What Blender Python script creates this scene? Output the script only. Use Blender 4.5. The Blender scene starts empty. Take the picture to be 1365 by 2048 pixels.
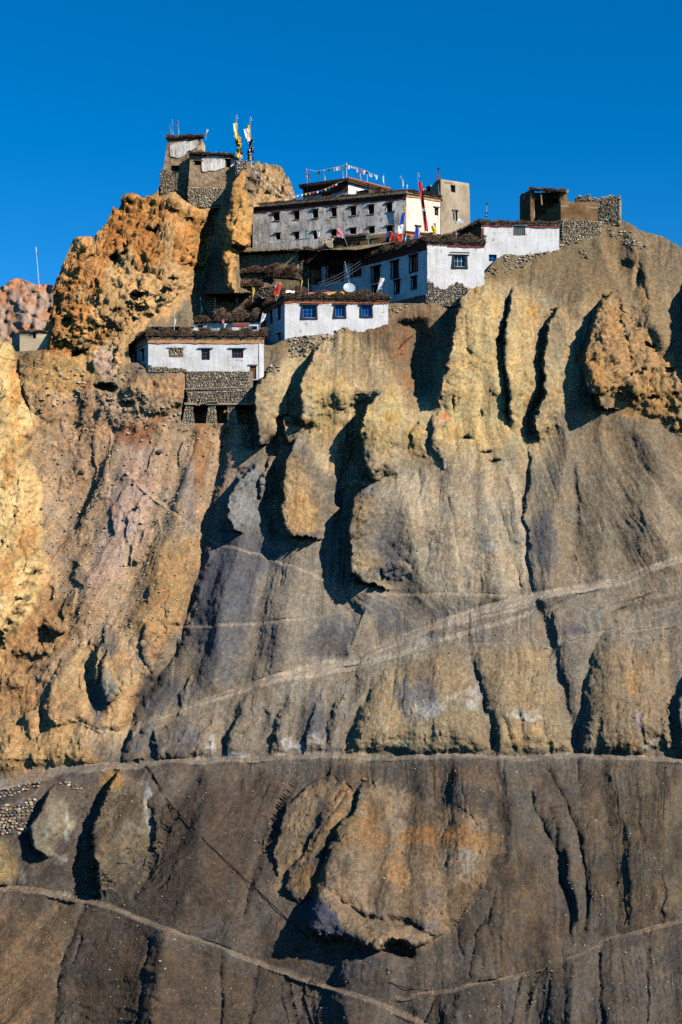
import bpy, bmesh, math, random
import numpy as np
from mathutils import Vector, Matrix

SC = bpy.context.scene
COL = SC.collection
# ------------------------------------------------------------------ camera, sky, sun, exposure
F = 3300.0            # focal length in photograph pixels (photo is 1365 x 2048)
CX, HY = 682.5, 1250.0   # image centre column, eye-level row (the camera is level, lens shifted up)
cam_d = bpy.data.cameras.new('camera')
cam = bpy.data.objects.new('camera', cam_d); COL.objects.link(cam)
cam.location = (0, 0, 0); cam.rotation_euler = (math.radians(90), 0, 0)
cam_d.sensor_fit = 'VERTICAL'; cam_d.sensor_height = 36; cam_d.sensor_width = 24
cam_d.lens = F / 2048 * 36
cam_d.shift_y = (HY - 1024) / 2048
cam_d.clip_start = 1; cam_d.clip_end = 20000
SC.camera = cam

SUN_AZ, SUN_EL = math.radians(52), math.radians(33)     # azimuth: from straight behind the camera towards its right
sdir = Vector((math.sin(SUN_AZ) * math.cos(SUN_EL), -math.cos(SUN_AZ) * math.cos(SUN_EL), math.sin(SUN_EL)))
world = bpy.data.worlds.new('World'); SC.world = world; world.use_nodes = True
wt = world.node_tree; wt.nodes.clear()
sky = wt.nodes.new('ShaderNodeTexSky'); sky.sky_type = 'NISHITA'; sky.sun_disc = False
sky.sun_elevation = SUN_EL
sky.sun_rotation = math.atan2(sdir.x, sdir.y)
sky.altitude = 4500; sky.air_density = 0.9; sky.dust_density = 0.0; sky.ozone_density = 2.0
hs = wt.nodes.new('ShaderNodeHueSaturation'); hs.inputs['Saturation'].default_value = 1.41; hs.inputs['Value'].default_value = 1.0; hs.inputs['Hue'].default_value = 0.497
bg = wt.nodes.new('ShaderNodeBackground'); bg.inputs['Strength'].default_value = 0.13
wo = wt.nodes.new('ShaderNodeOutputWorld')
wt.links.new(sky.outputs[0], hs.inputs['Color']); wt.links.new(hs.outputs[0], bg.inputs['Color']); wt.links.new(bg.outputs[0], wo.inputs['Surface'])
sun_d = bpy.data.lights.new('sun', 'SUN'); sun_d.energy = 5.0; sun_d.angle = math.radians(0.5); sun_d.color = (1.0, 0.93, 0.82)
sun = bpy.data.objects.new('sun', sun_d); COL.objects.link(sun)
sun.rotation_euler = sdir.to_track_quat('Z', 'Y').to_euler(); sun.location = sdir * 300
SC.view_settings.view_transform = 'Standard'; SC.view_settings.look = 'None'
SC.view_settings.gamma = 1; SC.view_settings.use_curve_mapping = False
SC.view_settings.exposure = 0.4
SC.cycles.max_bounces = 4; SC.cycles.diffuse_bounces = 0
SC.cycles.use_denoising = False
random.seed(7); RNG = np.random.default_rng(7)

# ------------------------------------------------------------------ helpers
def pt(px, py, Y):
    return Vector(((px - CX) / F * Y, Y, (HY - py) / F * Y))
def X_of(px, Y): return (px - CX) / F * Y
def Z_of(py, Y): return (HY - py) / F * Y
def lin(r, g, b):
    f = lambda c: ((c / 255 + 0.055) / 1.055) ** 2.4 if c > 10 else c / 255 / 12.92
    return np.array([f(r), f(g), f(b)], np.float32)

_T = RNG.random((64, 64, 64)).astype(np.float32) * 2 - 1
def vnoise(x, y, z):
    xi = np.floor(x); yi = np.floor(y); zi = np.floor(z)
    fx = (x - xi).astype(np.float32); fy = (y - yi).astype(np.float32); fz = (z - zi).astype(np.float32)
    xi = xi.astype(np.int64) & 63; yi = yi.astype(np.int64) & 63; zi = zi.astype(np.int64) & 63
    fx = fx * fx * fx * (fx * (fx * 6 - 15) + 10); fy = fy * fy * fy * (fy * (fy * 6 - 15) + 10); fz = fz * fz * fz * (fz * (fz * 6 - 15) + 10)
    x1 = (xi + 1) & 63; y1 = (yi + 1) & 63; z1 = (zi + 1) & 63
    a = _T[xi, yi, zi] * (1 - fx) + _T[x1, yi, zi] * fx
    b = _T[xi, y1, zi] * (1 - fx) + _T[x1, y1, zi] * fx
    c = _T[xi, yi, z1] * (1 - fx) + _T[x1, yi, z1] * fx
    d = _T[xi, y1, z1] * (1 - fx) + _T[x1, y1, z1] * fx
    a = a * (1 - fy) + b * fy; c = c * (1 - fy) + d * fy
    return a * (1 - fz) + c * fz
def fbm(x, y, z, o=4, g=0.5):
    s = 0; a = 1.0; t = 0
    for k in range(o):
        s = s + a * vnoise(x + 17.3 * k, y + 5.1 * k, z + 9.7 * k); t += a
        x = x * 2.03; y = y * 2.03; z = z * 2.03; a *= g
    return s / t * 1.6
def billow(x, y, z, o=4, g=0.5):
    s = 0; a = 1.0; t = 0
    for k in range(o):
        s = s + a * np.abs(vnoise(x + 11.3 * k, y + 7.1 * k, z + 3.7 * k)); t += a
        x = x * 2.05; y = y * 2.05; z = z * 2.05; a *= g
    return s / t * 2.2
def worley(x, y, z):
    xi = np.floor(x).astype(np.int64); yi = np.floor(y).astype(np.int64); zi = np.floor(z).astype(np.int64)
    d1 = np.full(x.shape, 9.0, np.float32); d2 = d1.copy(); idv = np.zeros(x.shape, np.float32)
    for i in (-1, 0, 1):
        for j in (-1, 0, 1):
            for k in (-1, 0, 1):
                a, b, c = (xi + i) & 63, (yi + j) & 63, (zi + k) & 63
                r = _T[a, b, c] * 0.5 + 0.5; r2 = _T[b, c, a] * 0.5 + 0.5; r3 = _T[c, a, b] * 0.5 + 0.5
                d = (xi + i + r - x) ** 2 + (yi + j + r2 - y) ** 2 + (zi + k + r3 - z) ** 2
                m = d < d1
                d2 = np.where(m, d1, np.minimum(d2, d)); idv = np.where(m, _T[a, c, b], idv); d1 = np.where(m, d, d1)
    return np.sqrt(d1), np.sqrt(d2), idv
def sstep(a, b, x):
    t = np.clip((x - a) / (b - a), 0, 1); return t * t * (3 - 2 * t)

def mat(name, color, rough=0.9, spec=0.1):
    m = bpy.data.materials.new(name); m.use_nodes = True
    b = m.node_tree.nodes['Principled BSDF']
    b.inputs['Base Color'].default_value = (*color[:3], 1); b.inputs['Roughness'].default_value = rough
    b.inputs['Specular IOR Level'].default_value = spec
    return m
def tag(o, label=None, cat=None, group=None, kind=None):
    if label: o['label'] = label
    if cat: o['category'] = cat
    if group: o['group'] = group
    if kind: o['kind'] = kind
    return o
def mesh_np(name, V, Fq, material, smooth=False, parent=None):
    """mesh from numpy arrays; Fq (n,4) or (n,3)"""
    me = bpy.data.meshes.new(name)
    V = np.asarray(V, np.float32); Fq = np.asarray(Fq, np.int32); k = Fq.shape[1]
    me.vertices.add(len(V)); me.vertices.foreach_set('co', V.ravel())
    me.loops.add(Fq.size); me.loops.foreach_set('vertex_index', Fq.ravel())
    me.polygons.add(len(Fq)); me.polygons.foreach_set('loop_start', np.arange(0, Fq.size, k, dtype=np.int32))
    me.polygons.foreach_set('loop_total', np.full(len(Fq), k, np.int32))
    me.polygons.foreach_set('use_smooth', np.full(len(Fq), smooth))
    me.update(calc_edges=True)
    if material: me.materials.append(material)
    o = bpy.data.objects.new(name, me); COL.objects.link(o)
    if parent: o.parent = parent
    return o
# ------------------------------------------------------------------ the mountain (one sheet, distance per direction from the slope profile)
px1 = np.concatenate([np.linspace(-900, -186, 70), np.arange(-180, 1546, 2.1), np.linspace(1552, 2300, 70)])
SKY = np.array([(-900,700),(-400,625),(-180,640),(-60,655),(0,672),(22,688),(32,704),(84,700),(90,655),(108,612),(114,560),(124,530),(134,508),(146,478),(163,473),(188,480),(205,460),(228,420),(244,405),(250,389),(276,386),(291,398),(316,382),(330,345),(400,330),(470,322),(506,324),(545,329),(562,336),(572,350),(584,368),(589,385),(592,398),(602,440),(940,455),(1036,460),(1110,452),(1190,448),(1238,436),(1262,449),(1290,463),(1330,474),(1365,496),(1440,520),(1546,560),(1800,640),(2300,760)], float)
skyl = np.interp(px1, SKY[:,0], SKY[:,1])
NR = 960
t = np.linspace(0, 1, NR)[:, None]
P = np.repeat(px1[None, :], NR, 0)
NL = 690
Q = np.concatenate([np.repeat(np.linspace(2240, 736, NL)[:, None], len(px1), 1), 736 + np.linspace(0, 1, NR-NL+1)[1:, None]*(skyl[None, :]-736)])
BASE = np.array([(250,183),(300,181),(400,177),(470,173.5),(520,170.5),(600,166.5),(690,162.8),(780,159),(950,156),(1100,153),(1300,147.5),(1480,142),(1520,140),(1780,131),(2048,122.5),(2240,116)], float)
Y = np.interp(Q, BASE[:,0], BASE[:,1])
# organic warp of the pixel coordinates used for outlines
W1 = fbm(P/70, Q/70, P*0+1.5, 4); W2 = fbm(P/70, Q/70, P*0+31.5, 4)
w1 = fbm(P/14, Q/14, P*0+4.5, 3); w2 = fbm(P/14, Q/14, P*0+41.5, 3)
PW = P + 11*W1 + 4.2*w1; QW = Q + 11*W2 + 4.2*w2
PG = P + 8*W1 + 1.6*w1; QG = Q + 8*W2 + 1.6*w2
patchy = .34 + .28*sstep(-.45, .35, fbm(P/40, Q/60, P*0+151, 3))

def sel(x0, x1, y0, y1):
    return np.nonzero((P > x0) & (P < x1) & (Q > y0) & (Q < y1))
def poly_parts(poly, pad, raw=False):
    poly = np.array(poly, float)
    s = sel(poly[:,0].min()-pad, poly[:,0].max()+pad, poly[:,1].min()-pad, poly[:,1].max()+pad)
    x = (P if raw else PW)[s]; y = (Q if raw else QW)[s]
    area = 0.5*np.sum(poly[:,0]*np.roll(poly[:,1],-1)-np.roll(poly[:,0],-1)*poly[:,1])
    if area < 0: poly = poly[::-1]
    return s, x, y, poly
def inside_edges(poly, x, y):
    ins = np.zeros(x.shape, bool); E = []
    n = len(poly)
    for i in range(n):
        a, b = poly[i], poly[(i+1) % n]
        c = ((a[1] > y) != (b[1] > y))
        ins ^= c & (x < (b[0]-a[0])*(y-a[1])/(b[1]-a[1]+1e-9)+a[0])
        e = b-a; L = e@e
        u = np.clip(((x-a[0])*e[0]+(y-a[1])*e[1])/L, 0, 1)
        d = np.hypot(x-a[0]-u*e[0], y-a[1]-u*e[1])
        nrm = np.array([e[1], -e[0]])/np.sqrt(L)     # outward for positive (screen-clockwise) area
        E.append((d, nrm))
    return ins, E
def sdf(poly, pad=60, raw=False):
    s, x, y, poly = poly_parts(poly, pad, raw)
    ins, E = inside_edges(poly, x, y)
    d = E[0][0]
    for e in E[1:]: d = np.minimum(d, e[0])
    return s, np.where(ins, d, -d)
ROCK = np.zeros_like(P)
def lump(poly, h, wl=5, wr=30, wt=30, wb=14, rock=0.5, g=(1,1)):
    s, x, y, poly = poly_parts(poly, 22)
    ins, E = inside_edges(poly, x, y)
    acc = 0
    for d, n in E:
        w = wl*max(-n[0],0)**2 + wr*max(n[0],0)**2 + wt*max(-n[1],0)**2 + wb*max(n[1],0)**2
        acc = acc + np.maximum(1-np.exp(-d/w), 1e-3)**-5
    v = np.where(ins, acc**-0.2, 0)
    f = np.clip((y-poly[:,1].min())/(poly[:,1].max()-poly[:,1].min()), 0, 1); v = v*(g[0]+(g[1]-g[0])*f)
    Y[s] -= h*v
    ROCK[s] = np.maximum(ROCK[s], rock*np.clip(v*1.6, 0, 1))
def line_dist(pts, widths=None, pad=80):
    pts = np.array(pts, float)
    s = sel(pts[:,0].min()-pad, pts[:,0].max()+pad, pts[:,1].min()-pad, pts[:,1].max()+pad)
    x, y = PG[s], QG[s]; D = np.full(x.shape, 1e9); Wd = np.ones(x.shape)
    for i in range(len(pts)-1):
        a, b = pts[i], pts[i+1]; e = b-a; L = e@e
        u = np.clip(((x-a[0])*e[0]+(y-a[1])*e[1])/L, 0, 1)
        d = np.hypot(x-a[0]-u*e[0], y-a[1]-u*e[1]); m = d < D
        if widths is not None: Wd = np.where(m, widths[i]+(widths[i+1]-widths[i])*u, Wd)
        D = np.minimum(D, d)
    return s, D, Wd
def gully(pts, w, depth, pw=1.2):
    ws = w if isinstance(w, (list, tuple)) else [w*0.5]+[w]*(len(pts)-2)+[w*0.6]
    s, D, Wd = line_dist(pts, ws, 5*max(ws))
    Y[s] += depth*np.exp(-(D/Wd)**pw)*np.clip(Wd/max(ws)*1.2, 0, 1)*(patchy[s] if max(ws) < 18 and depth > 0 else 1)
def ridge(pts, w, h): gully(pts, w, -h, 1.5)
def pit(cx, cy, rx, ry, d):
    s = sel(cx-4*rx, cx+4*rx, cy-4*ry, cy+4*ry)
    r = ((PW[s]-cx)/rx)**2 + ((QW[s]-cy)/ry)**2
    Y[s] += d*np.exp(-r**1.5)
def bump(cx, cy, rx, ry, h): pit(cx, cy, rx, ry, -h)

def step(pts, h, decay, recess=0, rw=40, ft=40, fb=10, rock=.4, rockw=None):
    """a face turned to the left: ground right of the line stands proud and sinks back over `decay`; left of it is hollowed"""
    pts = np.array(pts, float); y0, y1 = pts[0,1], pts[-1,1]
    s = sel(pts[:,0].min()-5*rw-30, pts[:,0].max()+4*decay, y0-25, y1+25)
    x = np.interp(QW[s], pts[:,1], pts[:,0]); dx = PW[s]-x
    ddx = np.maximum(dx, 0); tt = np.clip((QW[s]-y0)/(ft+.5*ddx), 0, 1); bb = np.clip((y1-QW[s])/(fb+1.5*np.maximum(ddx-12, 0)+.6*np.minimum(ddx,12)), 0, 1)
    fade = tt*tt*(3-2*tt)*bb*bb*(3-2*bb)
    rt = np.exp(-np.maximum(dx, 0)/decay)*sstep(-2, 5, dx)
    Y[s] -= fade*h*rt
    if recess: Y[s] += fade*recess*np.exp(-(np.maximum(-dx, 0)/rw)**1.5)*sstep(5, -2, dx)
    rk = rock*fade*np.exp(-(np.maximum(dx, 0)/(rockw or decay*.6))**2)*sstep(-6, 3, dx)
    ROCK[s] = np.maximum(ROCK[s], rk)

# broad relief
Y += 1.5*fbm(P/420, Q/420, P*0+7, 2) * sstep(700, 900, Q)
s, d = sdf([(-900,640),(0,668),(24,690),(40,760),(62,860),(72,960),(78,1050),(90,1120),(60,1200),(20,1290),(-900,1420)], 120); Y[s] -= 5.0*sstep(-4, 34, d); ROCK[s] = np.maximum(ROCK[s], 0.62*sstep(-4,20,d))     # yellow cliff at the left edge
gully([(140,800),(150,900),(130,1050),(90,1250),(20,1420)], [60,80,80,70,60], 2.2, 1.6)          # gully left of the pink rib
ridge([(330,880),(270,960),(215,1080),(170,1200)], 55, 1.2)                                      # pink rib
ridge([(390,960),(330,1100),(290,1240)], 40, 1.6)
gully([(450,870),(420,1000),(400,1130),(370,1250),(330,1330),(270,1420),(245,1500)], [14,20,22,22,20,16,12], 2.2)
# upper left orange cliff : steep
s, d = sdf([(90,655),(115,560),(146,474),(200,460),(246,390),(320,380),(420,340),(445,470),(380,590),(300,640),(255,690),(250,745),(185,745),(160,705),(95,700)], 60); ROCK[s] = np.maximum(ROCK[s], sstep(-6,16,d))
s, d = sdf([(88,655),(115,560),(146,470),(200,455),(246,380),(320,370),(420,330),(445,470),(380,590),(300,640),(200,690),(100,700)], 60); Y[s] -= (3.2*sstep(-10,60,d))*np.clip((Q[s]-380)/150, 0.15, 1)
gully([(425,425),(412,470),(400,540),(395,590)], [14,26,34,26], 6.5, 1.8)
lump([(440,470),(446,430),(458,385),(470,345),(490,332),(503,345),(508,400),(504,470),(498,500),(474,505),(474,585),(455,585),(440,540)], 4.5, 5, 12, 22, 30, 0.8)
s, d = sdf([(502,300),(640,300),(640,430),(504,430)], 30); Y[s] += 5.0*sstep(-6, 10, d); ROCK[s] = np.maximum(ROCK[s], .8*sstep(-2,6,d))
lump([(470,345),(488,330),(500,360),(507,420),(500,490),(478,500),(455,490),(445,450),(452,400)], 1.5, 6, 10, 10, 10, 0.7)
for a in ((230,515,13,13,3.5),(249,498,6,9,2.5),(307,466,9,6,2.2),(275,592,14,7,2.6),(160,704,17,7,2.6),(366,508,8,3,1.4),(140,645,14,12,1.6),(118,600,9,30,1.3),(345,568,9,4,1.4),(156,510,5,8,1.3),(190,560,3,8,1.),(212,640,4,5,1.)): pit(*a)
bump(352,408,10,10,1.0); bump(380,425,12,10,.9); bump(262,395,14,10,.8); bump(165,485,16,14,.8)
# below hut and left houses
lump([(36,720),(60,700),(110,705),(160,715),(185,745),(190,800),(160,840),(110,850),(60,830),(40,780)], 2.0, 8, 30, 20, 60, 0.75)
lump([(240,775),(262,748),(290,738),(330,738),(368,748),(380,800),(350,830),(300,835),(250,825)], 1.7, 8, 16, 16, 36, 0.85)
lump([(190,760),(240,775),(255,800),(340,800),(370,800),(350,850),(300,880),(250,870),(200,840)], 0.7, 10, 30, 20, 40, 0.7)
pit(212,770,20,9,3.0); pit(258,806,12,8,1.2)
for a in ((165,945,12,12,.4),(165,1145,18,24,.5),(255,950,18,8,.3)): bump(*a)
s, d = sdf([(30,715),(110,700),(190,735),(250,745),(375,745),(372,800),(340,850),(240,860),(150,930),(80,900),(50,820)], 50); ROCK[s] = np.maximum(ROCK[s], .62*sstep(-10,24,d))
# rock under house B and the centre cliff
step([(540,735),(516,775),(506,810),(506,850),(516,885),(540,893)], 2.6, 60, 2.2, 24, 30, 6, .45)
step([(650,672),(622,705),(610,745),(603,795),(594,835),(604,862)], 2.6, 130, 1.6, 34, 40, 20, .5)
step([(585,828),(568,838),(562,870),(572,900)], 1.6, 60, 1.0, 14, 10, 20, .5)
step([(760,778),(728,815),(718,860),(720,905),(732,945),(738,965)], 3.0, 130, 2.4, 44, 50, 14, .5, 90)
lump([(866,905),(864,850),(882,812),(902,842),(912,905),(892,940)], 1.3, 4, 12, 12, 40, 0.55)
lump([(820,905),(826,860),(846,840),(862,870),(858,915)], .9, 5, 12, 20, 30, 0.5)
gully([(800,650),(838,660),(850,700),(846,745),(830,778)], [12,22,34,34,16], 3.0, 1.8)
gully([(715,890),(700,930),(690,990),(680,1040)], [24,34,30,16], 1.4, 1.8)
gully([(548,890),(552,950),(545,1010),(556,1060)], [12,20,24,16], 1.8, 1.8)
step([(592,872),(574,910),(563,960),(561,1010),(570,1048),(592,1070),(640,1080)], 3.4, 62, .6, 30, 30, 5, .5)
step([(515,915),(484,948),(458,982),(450,1025),(458,1058),(485,1068)], 2.6, 52, .8, 26, 30, 6, .5)
step([(535,895),(530,930),(520,960),(520,1000)], 1.3, 24, 0, 20, 20, 20, .5)
step([(748,958),(716,980),(702,1010),(695,1060),(694,1110),(701,1146),(722,1166),(790,1176)], 3.4, 190, 1.0, 40, 20, 6, .5, 50)
lump([(752,1140),(780,1126),(826,1128),(832,1148),(800,1160),(765,1158)], .7, 6, 14, 6, 8, 0.6)
# right-hand pinnacles
step([(945,556),(912,590),(900,640),(895,695),(884,745),(872,790),(866,830)], 3.8, 95, 1.5, 44, 50, 70, .5, 110)
lump([(893,650),(898,610),(915,598),(914,650),(902,690)], 1.4, 4, 6, 10, 20, .5)
lump([(925,640),(930,580),(960,556),(990,575),(998,660),(1000,760),(990,800),(960,760),(935,720)], 1.0, 14, 8, 26, 70, .5)
step([(1030,572),(1012,612),(1006,660),(1010,740),(1018,800),(1026,870)], 1.7, 60, 1.6, 8, 40, 60, .5, 60)
step([(1120,604),(1098,645),(1091,700),(1080,775),(1072,835),(1066,890)], 1.8, 80, 1.6, 10, 40, 30, .4, 50)
step([(1062,860),(1050,960),(1044,1040),(1052,1110),(1066,1190)], .4, 90, .2, 12, 40, 60, .0, 50)
step([(1222,575),(1196,606),(1176,660),(1165,715),(1160,765),(1170,795),(1200,815),(1260,822)], 2.8, 170, .8, 18, 20, 10, .8, 170)
lump([(1168,700),(1182,640),(1200,612),(1222,640),(1245,720),(1228,800),(1200,814),(1172,792)], .9, 5, 9, 12, 10, 0.85)
s, d = sdf([(1180,640),(1215,585),(1260,640),(1330,690),(1420,760),(1420,900),(1340,868),(1290,835),(1250,806),(1175,800)], 30); ROCK[s] = np.maximum(ROCK[s], .9*sstep(-6,14,d)); Y[s] -= 1.0*sstep(-4, 40, d)
gully([(1236,600),(1250,680),(1262,760)], [4,7,5], .9, 1.4)
lump([(1372,570),(1410,500),(2300,540),(2300,820),(1430,790),(1376,700)], 6.5, 6, 60, 30, 30, 0.6)
for a in ((1300,690,12,5,1.3),(1345,740,8,5,1.2),(1285,745,10,4,.8),(1310,795,9,4,1.0),(1355,790,7,5,1.1),(1250,525,18,10,.8),(1275,560,7,25,.9),(905,805,4,14,.7),(965,905,12,4,1.),(930,880,9,4,1.),(960,830,8,10,.5),(985,920,14,4,.8)): pit(*a)
ridge([(1265,470),(1290,560),(1310,640),(1330,680)], 26, 1.6); gully([(1275,480),(1280,560),(1300,600)], [4,9,5], 1.0)
ridge([(1200,500),(1230,560),(1250,620)], 20, .8)
# scree fans
ridge([(1130,820),(1135,900),(1110,1050),(1100,1170)], [20,30,42,44], 1.5)
gully([(1066,880),(1048,980),(1044,1050),(1055,1120),(1066,1185)], [6,6,5,5,4], .5)
gully([(1150,930),(1156,1010),(1152,1090),(1146,1150)], [4,5,6,5], .6)
ridge([(1250,830),(1280,960),(1290,1100)], 70, 1.0)
gully([(900,1000),(915,1090),(930,1180)], [4,6,6], .5); gully([(840,930),(850,1040)], [4,7], .4); gully([(975,960),(1010,1060),(1040,1170)], [4,6,6], .45)
ridge([(790,935),(830,1060),(850,1190)], 52, 1.1); ridge([(905,935),(905,1060),(915,1185)], 44, 1.0); ridge([(965,945),(985,1060),(1000,1185)], 44, 1.0); ridge([(1020,960),(1035,1080)], 20, .6); ridge([(1200,830),(1210,980),(1200,1140)], 60, 1.1); ridge([(1290,870),(1320,1030),(1340,1130)], 60, 1.2); ridge([(610,1090),(580,1200),(550,1330)], 60, 1.6); ridge([(480,1080),(450,1200),(430,1360)], 44, 1.4); ridge([(740,1195),(700,1300)], 44, 1.2)
# middle band
lump([(80,1408),(120,1332),(168,1280),(210,1240),(252,1270),(278,1335),(292,1370),(268,1440),(235,1468),(150,1452),(100,1462)], 2.2, 12, 26, 30, 20, 0.2, g=(0.5, 1.1))
gully([(180,1300),(178,1360),(200,1420)], [14,22,24], 1.8, 1.6)
lump([(185,1360),(184,1312),(196,1286),(204,1320),(200,1366),(194,1374)], 1.6, 4, 5, 14, 8, .4)
lump([(202,1380),(200,1335),(212,1290),(226,1325),(238,1362),(232,1392),(214,1412)], 2.0, 5, 9, 18, 9, .5)
lump([(85,1440),(80,1400),(104,1372),(120,1400),(112,1450)], 1.0, 5, 9, 10, 10, .5)
lump([(286,1300),(296,1252),(312,1240),(326,1260),(322,1310),(300,1345)], 1.2, 5, 12, 12, 14, .3)
for x, y, w, hh in ((20,1490,26,40),(65,1500,22,36),(110,1480,26,50),(160,1505,28,30),(60,1440,20,22),(30,1360,26,20),(70,1300,30,18),(110,1250,26,16)): bump(x, y, w, hh, 1.1)
s, d = sdf([(-900,1180),(60,1180),(150,1250),(110,1330),(90,1400),(110,1440),(200,1470),(210,1535),(-900,1560)], 60); ROCK[s] = np.maximum(ROCK[s], 0.62*sstep(-10,30,d))
lump([(302,1490),(310,1456),(350,1440),(390,1425),(430,1430),(445,1500),(430,1522),(320,1524)], 1.7, 6, 30, 24, 24, .4)
lump([(246,1500),(262,1470),(300,1458),(302,1520),(250,1526)], .9, 6, 12, 12, 8, .3)
for g in ([(445,1440),(440,1480),(430,1515)],[(530,1390),(528,1440),(520,1500)],[(612,1370),(600,1430),(584,1500)],[(668,1350),(650,1410),(632,1500)],[(710,1350),(690,1420),(676,1500)],[(740,1380),(706,1440),(690,1500)]): gully(g, [6,12,16], 1.0, 1.6)
lump([(690,1506),(712,1425),(768,1345),(830,1308),(905,1298),(944,1330),(982,1440),(978,1508),(850,1512)], 3.4, 60, 50, 80, 70, .4, g=(0.35, 1.2))
lump([(940,1330),(960,1292),(1060,1285),(1110,1300),(1136,1400),(1146,1508),(985,1512),(985,1440)], 3.0, 44, 34, 70, 60, .4, g=(0.25, 1.2))
lump([(1152,1490),(1168,1380),(1190,1300),(1250,1250),(1330,1245),(1340,1350),(1352,1505),(1165,1515)], 3.6, 56, 40, 70, 60, .45, g=(0.35, 1.2))
lump([(1356,1500),(1350,1400),(1400,1300),(2300,1280),(2300,1520),(1370,1520)], 2.4, 8, 30, 30, 9, .4)
gully([(1072,1200),(1100,1270),(1118,1320),(1132,1400),(1147,1490)], [6,11,14,13,9], 1.3, 1.5)
gully([(1300,1180),(1235,1235),(1190,1290),(1164,1390),(1150,1480)], [8,14,14,12,8], 1.1, 1.5)
gully([(940,1310),(965,1400),(982,1500)], [6,12,10], .8, 1.5)
for g in ([(1040,1420),(1050,1500)],[(1085,1430),(1095,1500)],[(1010,1440),(1030,1500)],[(1230,1400),(1235,1505)],[(1280,1420),(1290,1505)],[(1310,1380),(1325,1500)],[(1200,1430),(1195,1505)]): gully(g, [5,9], .6, 1.5)
lump([(446,1512),(458,1450),(478,1395),(498,1380),(500,1430),(492,1512)], 1.2, 12, 20, 40, 30, .35)
lump([(536,1512),(548,1450),(568,1395),(588,1380),(590,1430),(582,1512)], 1.2, 12, 20, 40, 30, .35)
lump([(606,1512),(618,1450),(638,1395),(658,1380),(660,1430),(652,1512)], 1.2, 12, 20, 40, 30, .35)
lump([(646,1512),(658,1450),(678,1395),(698,1380),(700,1430),(692,1512)], 1.2, 12, 20, 40, 30, .35)
# below the road
step([(112,1566),(84,1596),(64,1648),(64,1690),(92,1722)], 1.9, 60, .4, 16, 14, 8, .45)
step([(240,1532),(204,1588),(184,1650),(178,1720),(182,1775),(200,1806)], 1.7, 90, .5, 16, 16, 40, .4)
step([(722,1556),(706,1610),(690,1640),(655,1690),(642,1750),(618,1808),(612,1850),(630,1880)], 1.3, 220, 0, 30, 20, 16, .35, 60)
lump([(-900,1640),(-40,1650),(10,1680),(36,1740),(30,1772),(-900,1780)], 2.0, 9, 30, 40, 10, .3)
lump([(300,1600),(330,1560),(346,1600),(330,1660),(306,1730),(300,1680)], .8, 6, 16, 20, 30, .2)
lump([(706,1610),(716,1562),(745,1548),(850,1590),(950,1650),(994,1730),(962,1800),(902,1856),(858,1884),(800,1910),(740,1906),(650,1886),(612,1862),(614,1812),(640,1752),(650,1692),(690,1640)], 3.8, 22, 150, 90, 24, .35, g=(0.3, 1.2))
lump([(614,1812),(640,1770),(720,1830),(800,1848),(880,1860),(858,1884),(800,1910),(740,1906),(650,1886),(612,1862)], 1.0, 6, 20, 7, 8, .55)
gully([(660,1790),(730,1834),(800,1842),(862,1868)], [4,8,10,6], 1.6)
pit(792,1898,30,10,3.2)
lump([(574,1780),(580,1740),(600,1710),(640,1700),(650,1740),(632,1790),(600,1815)], 1.4, 5, 14, 16, 12, .5)
lump([(600,1710),(612,1670),(650,1620),(690,1570),(706,1590),(690,1640),(650,1690),(626,1712)], 1.0, 6, 16, 18, 20, .4)
lump([(552,1660),(570,1610),(612,1560),(660,1530),(672,1560),(620,1640),(596,1700),(560,1760),(548,1720)], 1.2, 6, 18, 24, 40, .35)
gully([(690,1590),(650,1640),(610,1700)], 6, .9)
gully([(530,1640),(525,1700),(508,1750),(482,1830)], [5,9,10,5], 1.2)
gully([(585,1560),(552,1640),(535,1700)], [5,9,6], 1.2)
gully([(1066,1590),(1085,1650),(1112,1710),(1130,1800),(1146,1890)], [6,10,9,7,4], 1.3)
gully([(1090,1540),(1130,1600),(1162,1690),(1172,1780),(1170,1860)], [6,8,9,9,5], 1.3)
ridge([(1110,1620),(1140,1720),(1155,1840)], 12, .7)
gully([(990,1780),(975,1830),(948,1870),(942,1960)], [3,6,8,3], .9)
gully([(310,1560),(345,1640),(310,1700),(268,1800)], [4,7,8,6], .8)
gully([(168,1640),(160,1720),(172,1800),(130,1900),(112,2048)], [8,10,10,9,9], 1.0)
for g in ([(870,1990),(850,2048),(840,2110)],[(985,1960),(960,2048),(950,2110)],[(1075,1945),(1050,2048),(1045,2110)],[(1040,1960),(1020,2048)],[(1100,1940),(1090,2048),(1085,2110)],[(440,1900),(445,1980),(438,2060)],[(300,1880),(290,1960),(270,2060)],[(520,1930),(505,2000),(490,2060)],[(570,1950),(590,2048),(600,2110)],[(620,1970),(640,2060)],[(160,1870),(150,1930)],[(1300,1900),(1290,2048)],[(1200,1910),(1210,2048)]): gully(g, [2.5]+[4]*(len(g)-2)+[3], .75)

for g in ([(420,1560),(400,1700),(370,1830)],[(780,1930),(700,1950)],[(1040,1560),(1020,1700),(1010,1860)],[(1230,1560),(1260,1700),(1270,1840)],[(330,1880),(300,2048)],[(700,2010),(720,2100)],[(1150,1930),(1140,2100)],[(920,1990),(905,2100)],[(1330,1600),(1345,1800)]): ridge(g, 64, 1.5)
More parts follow.
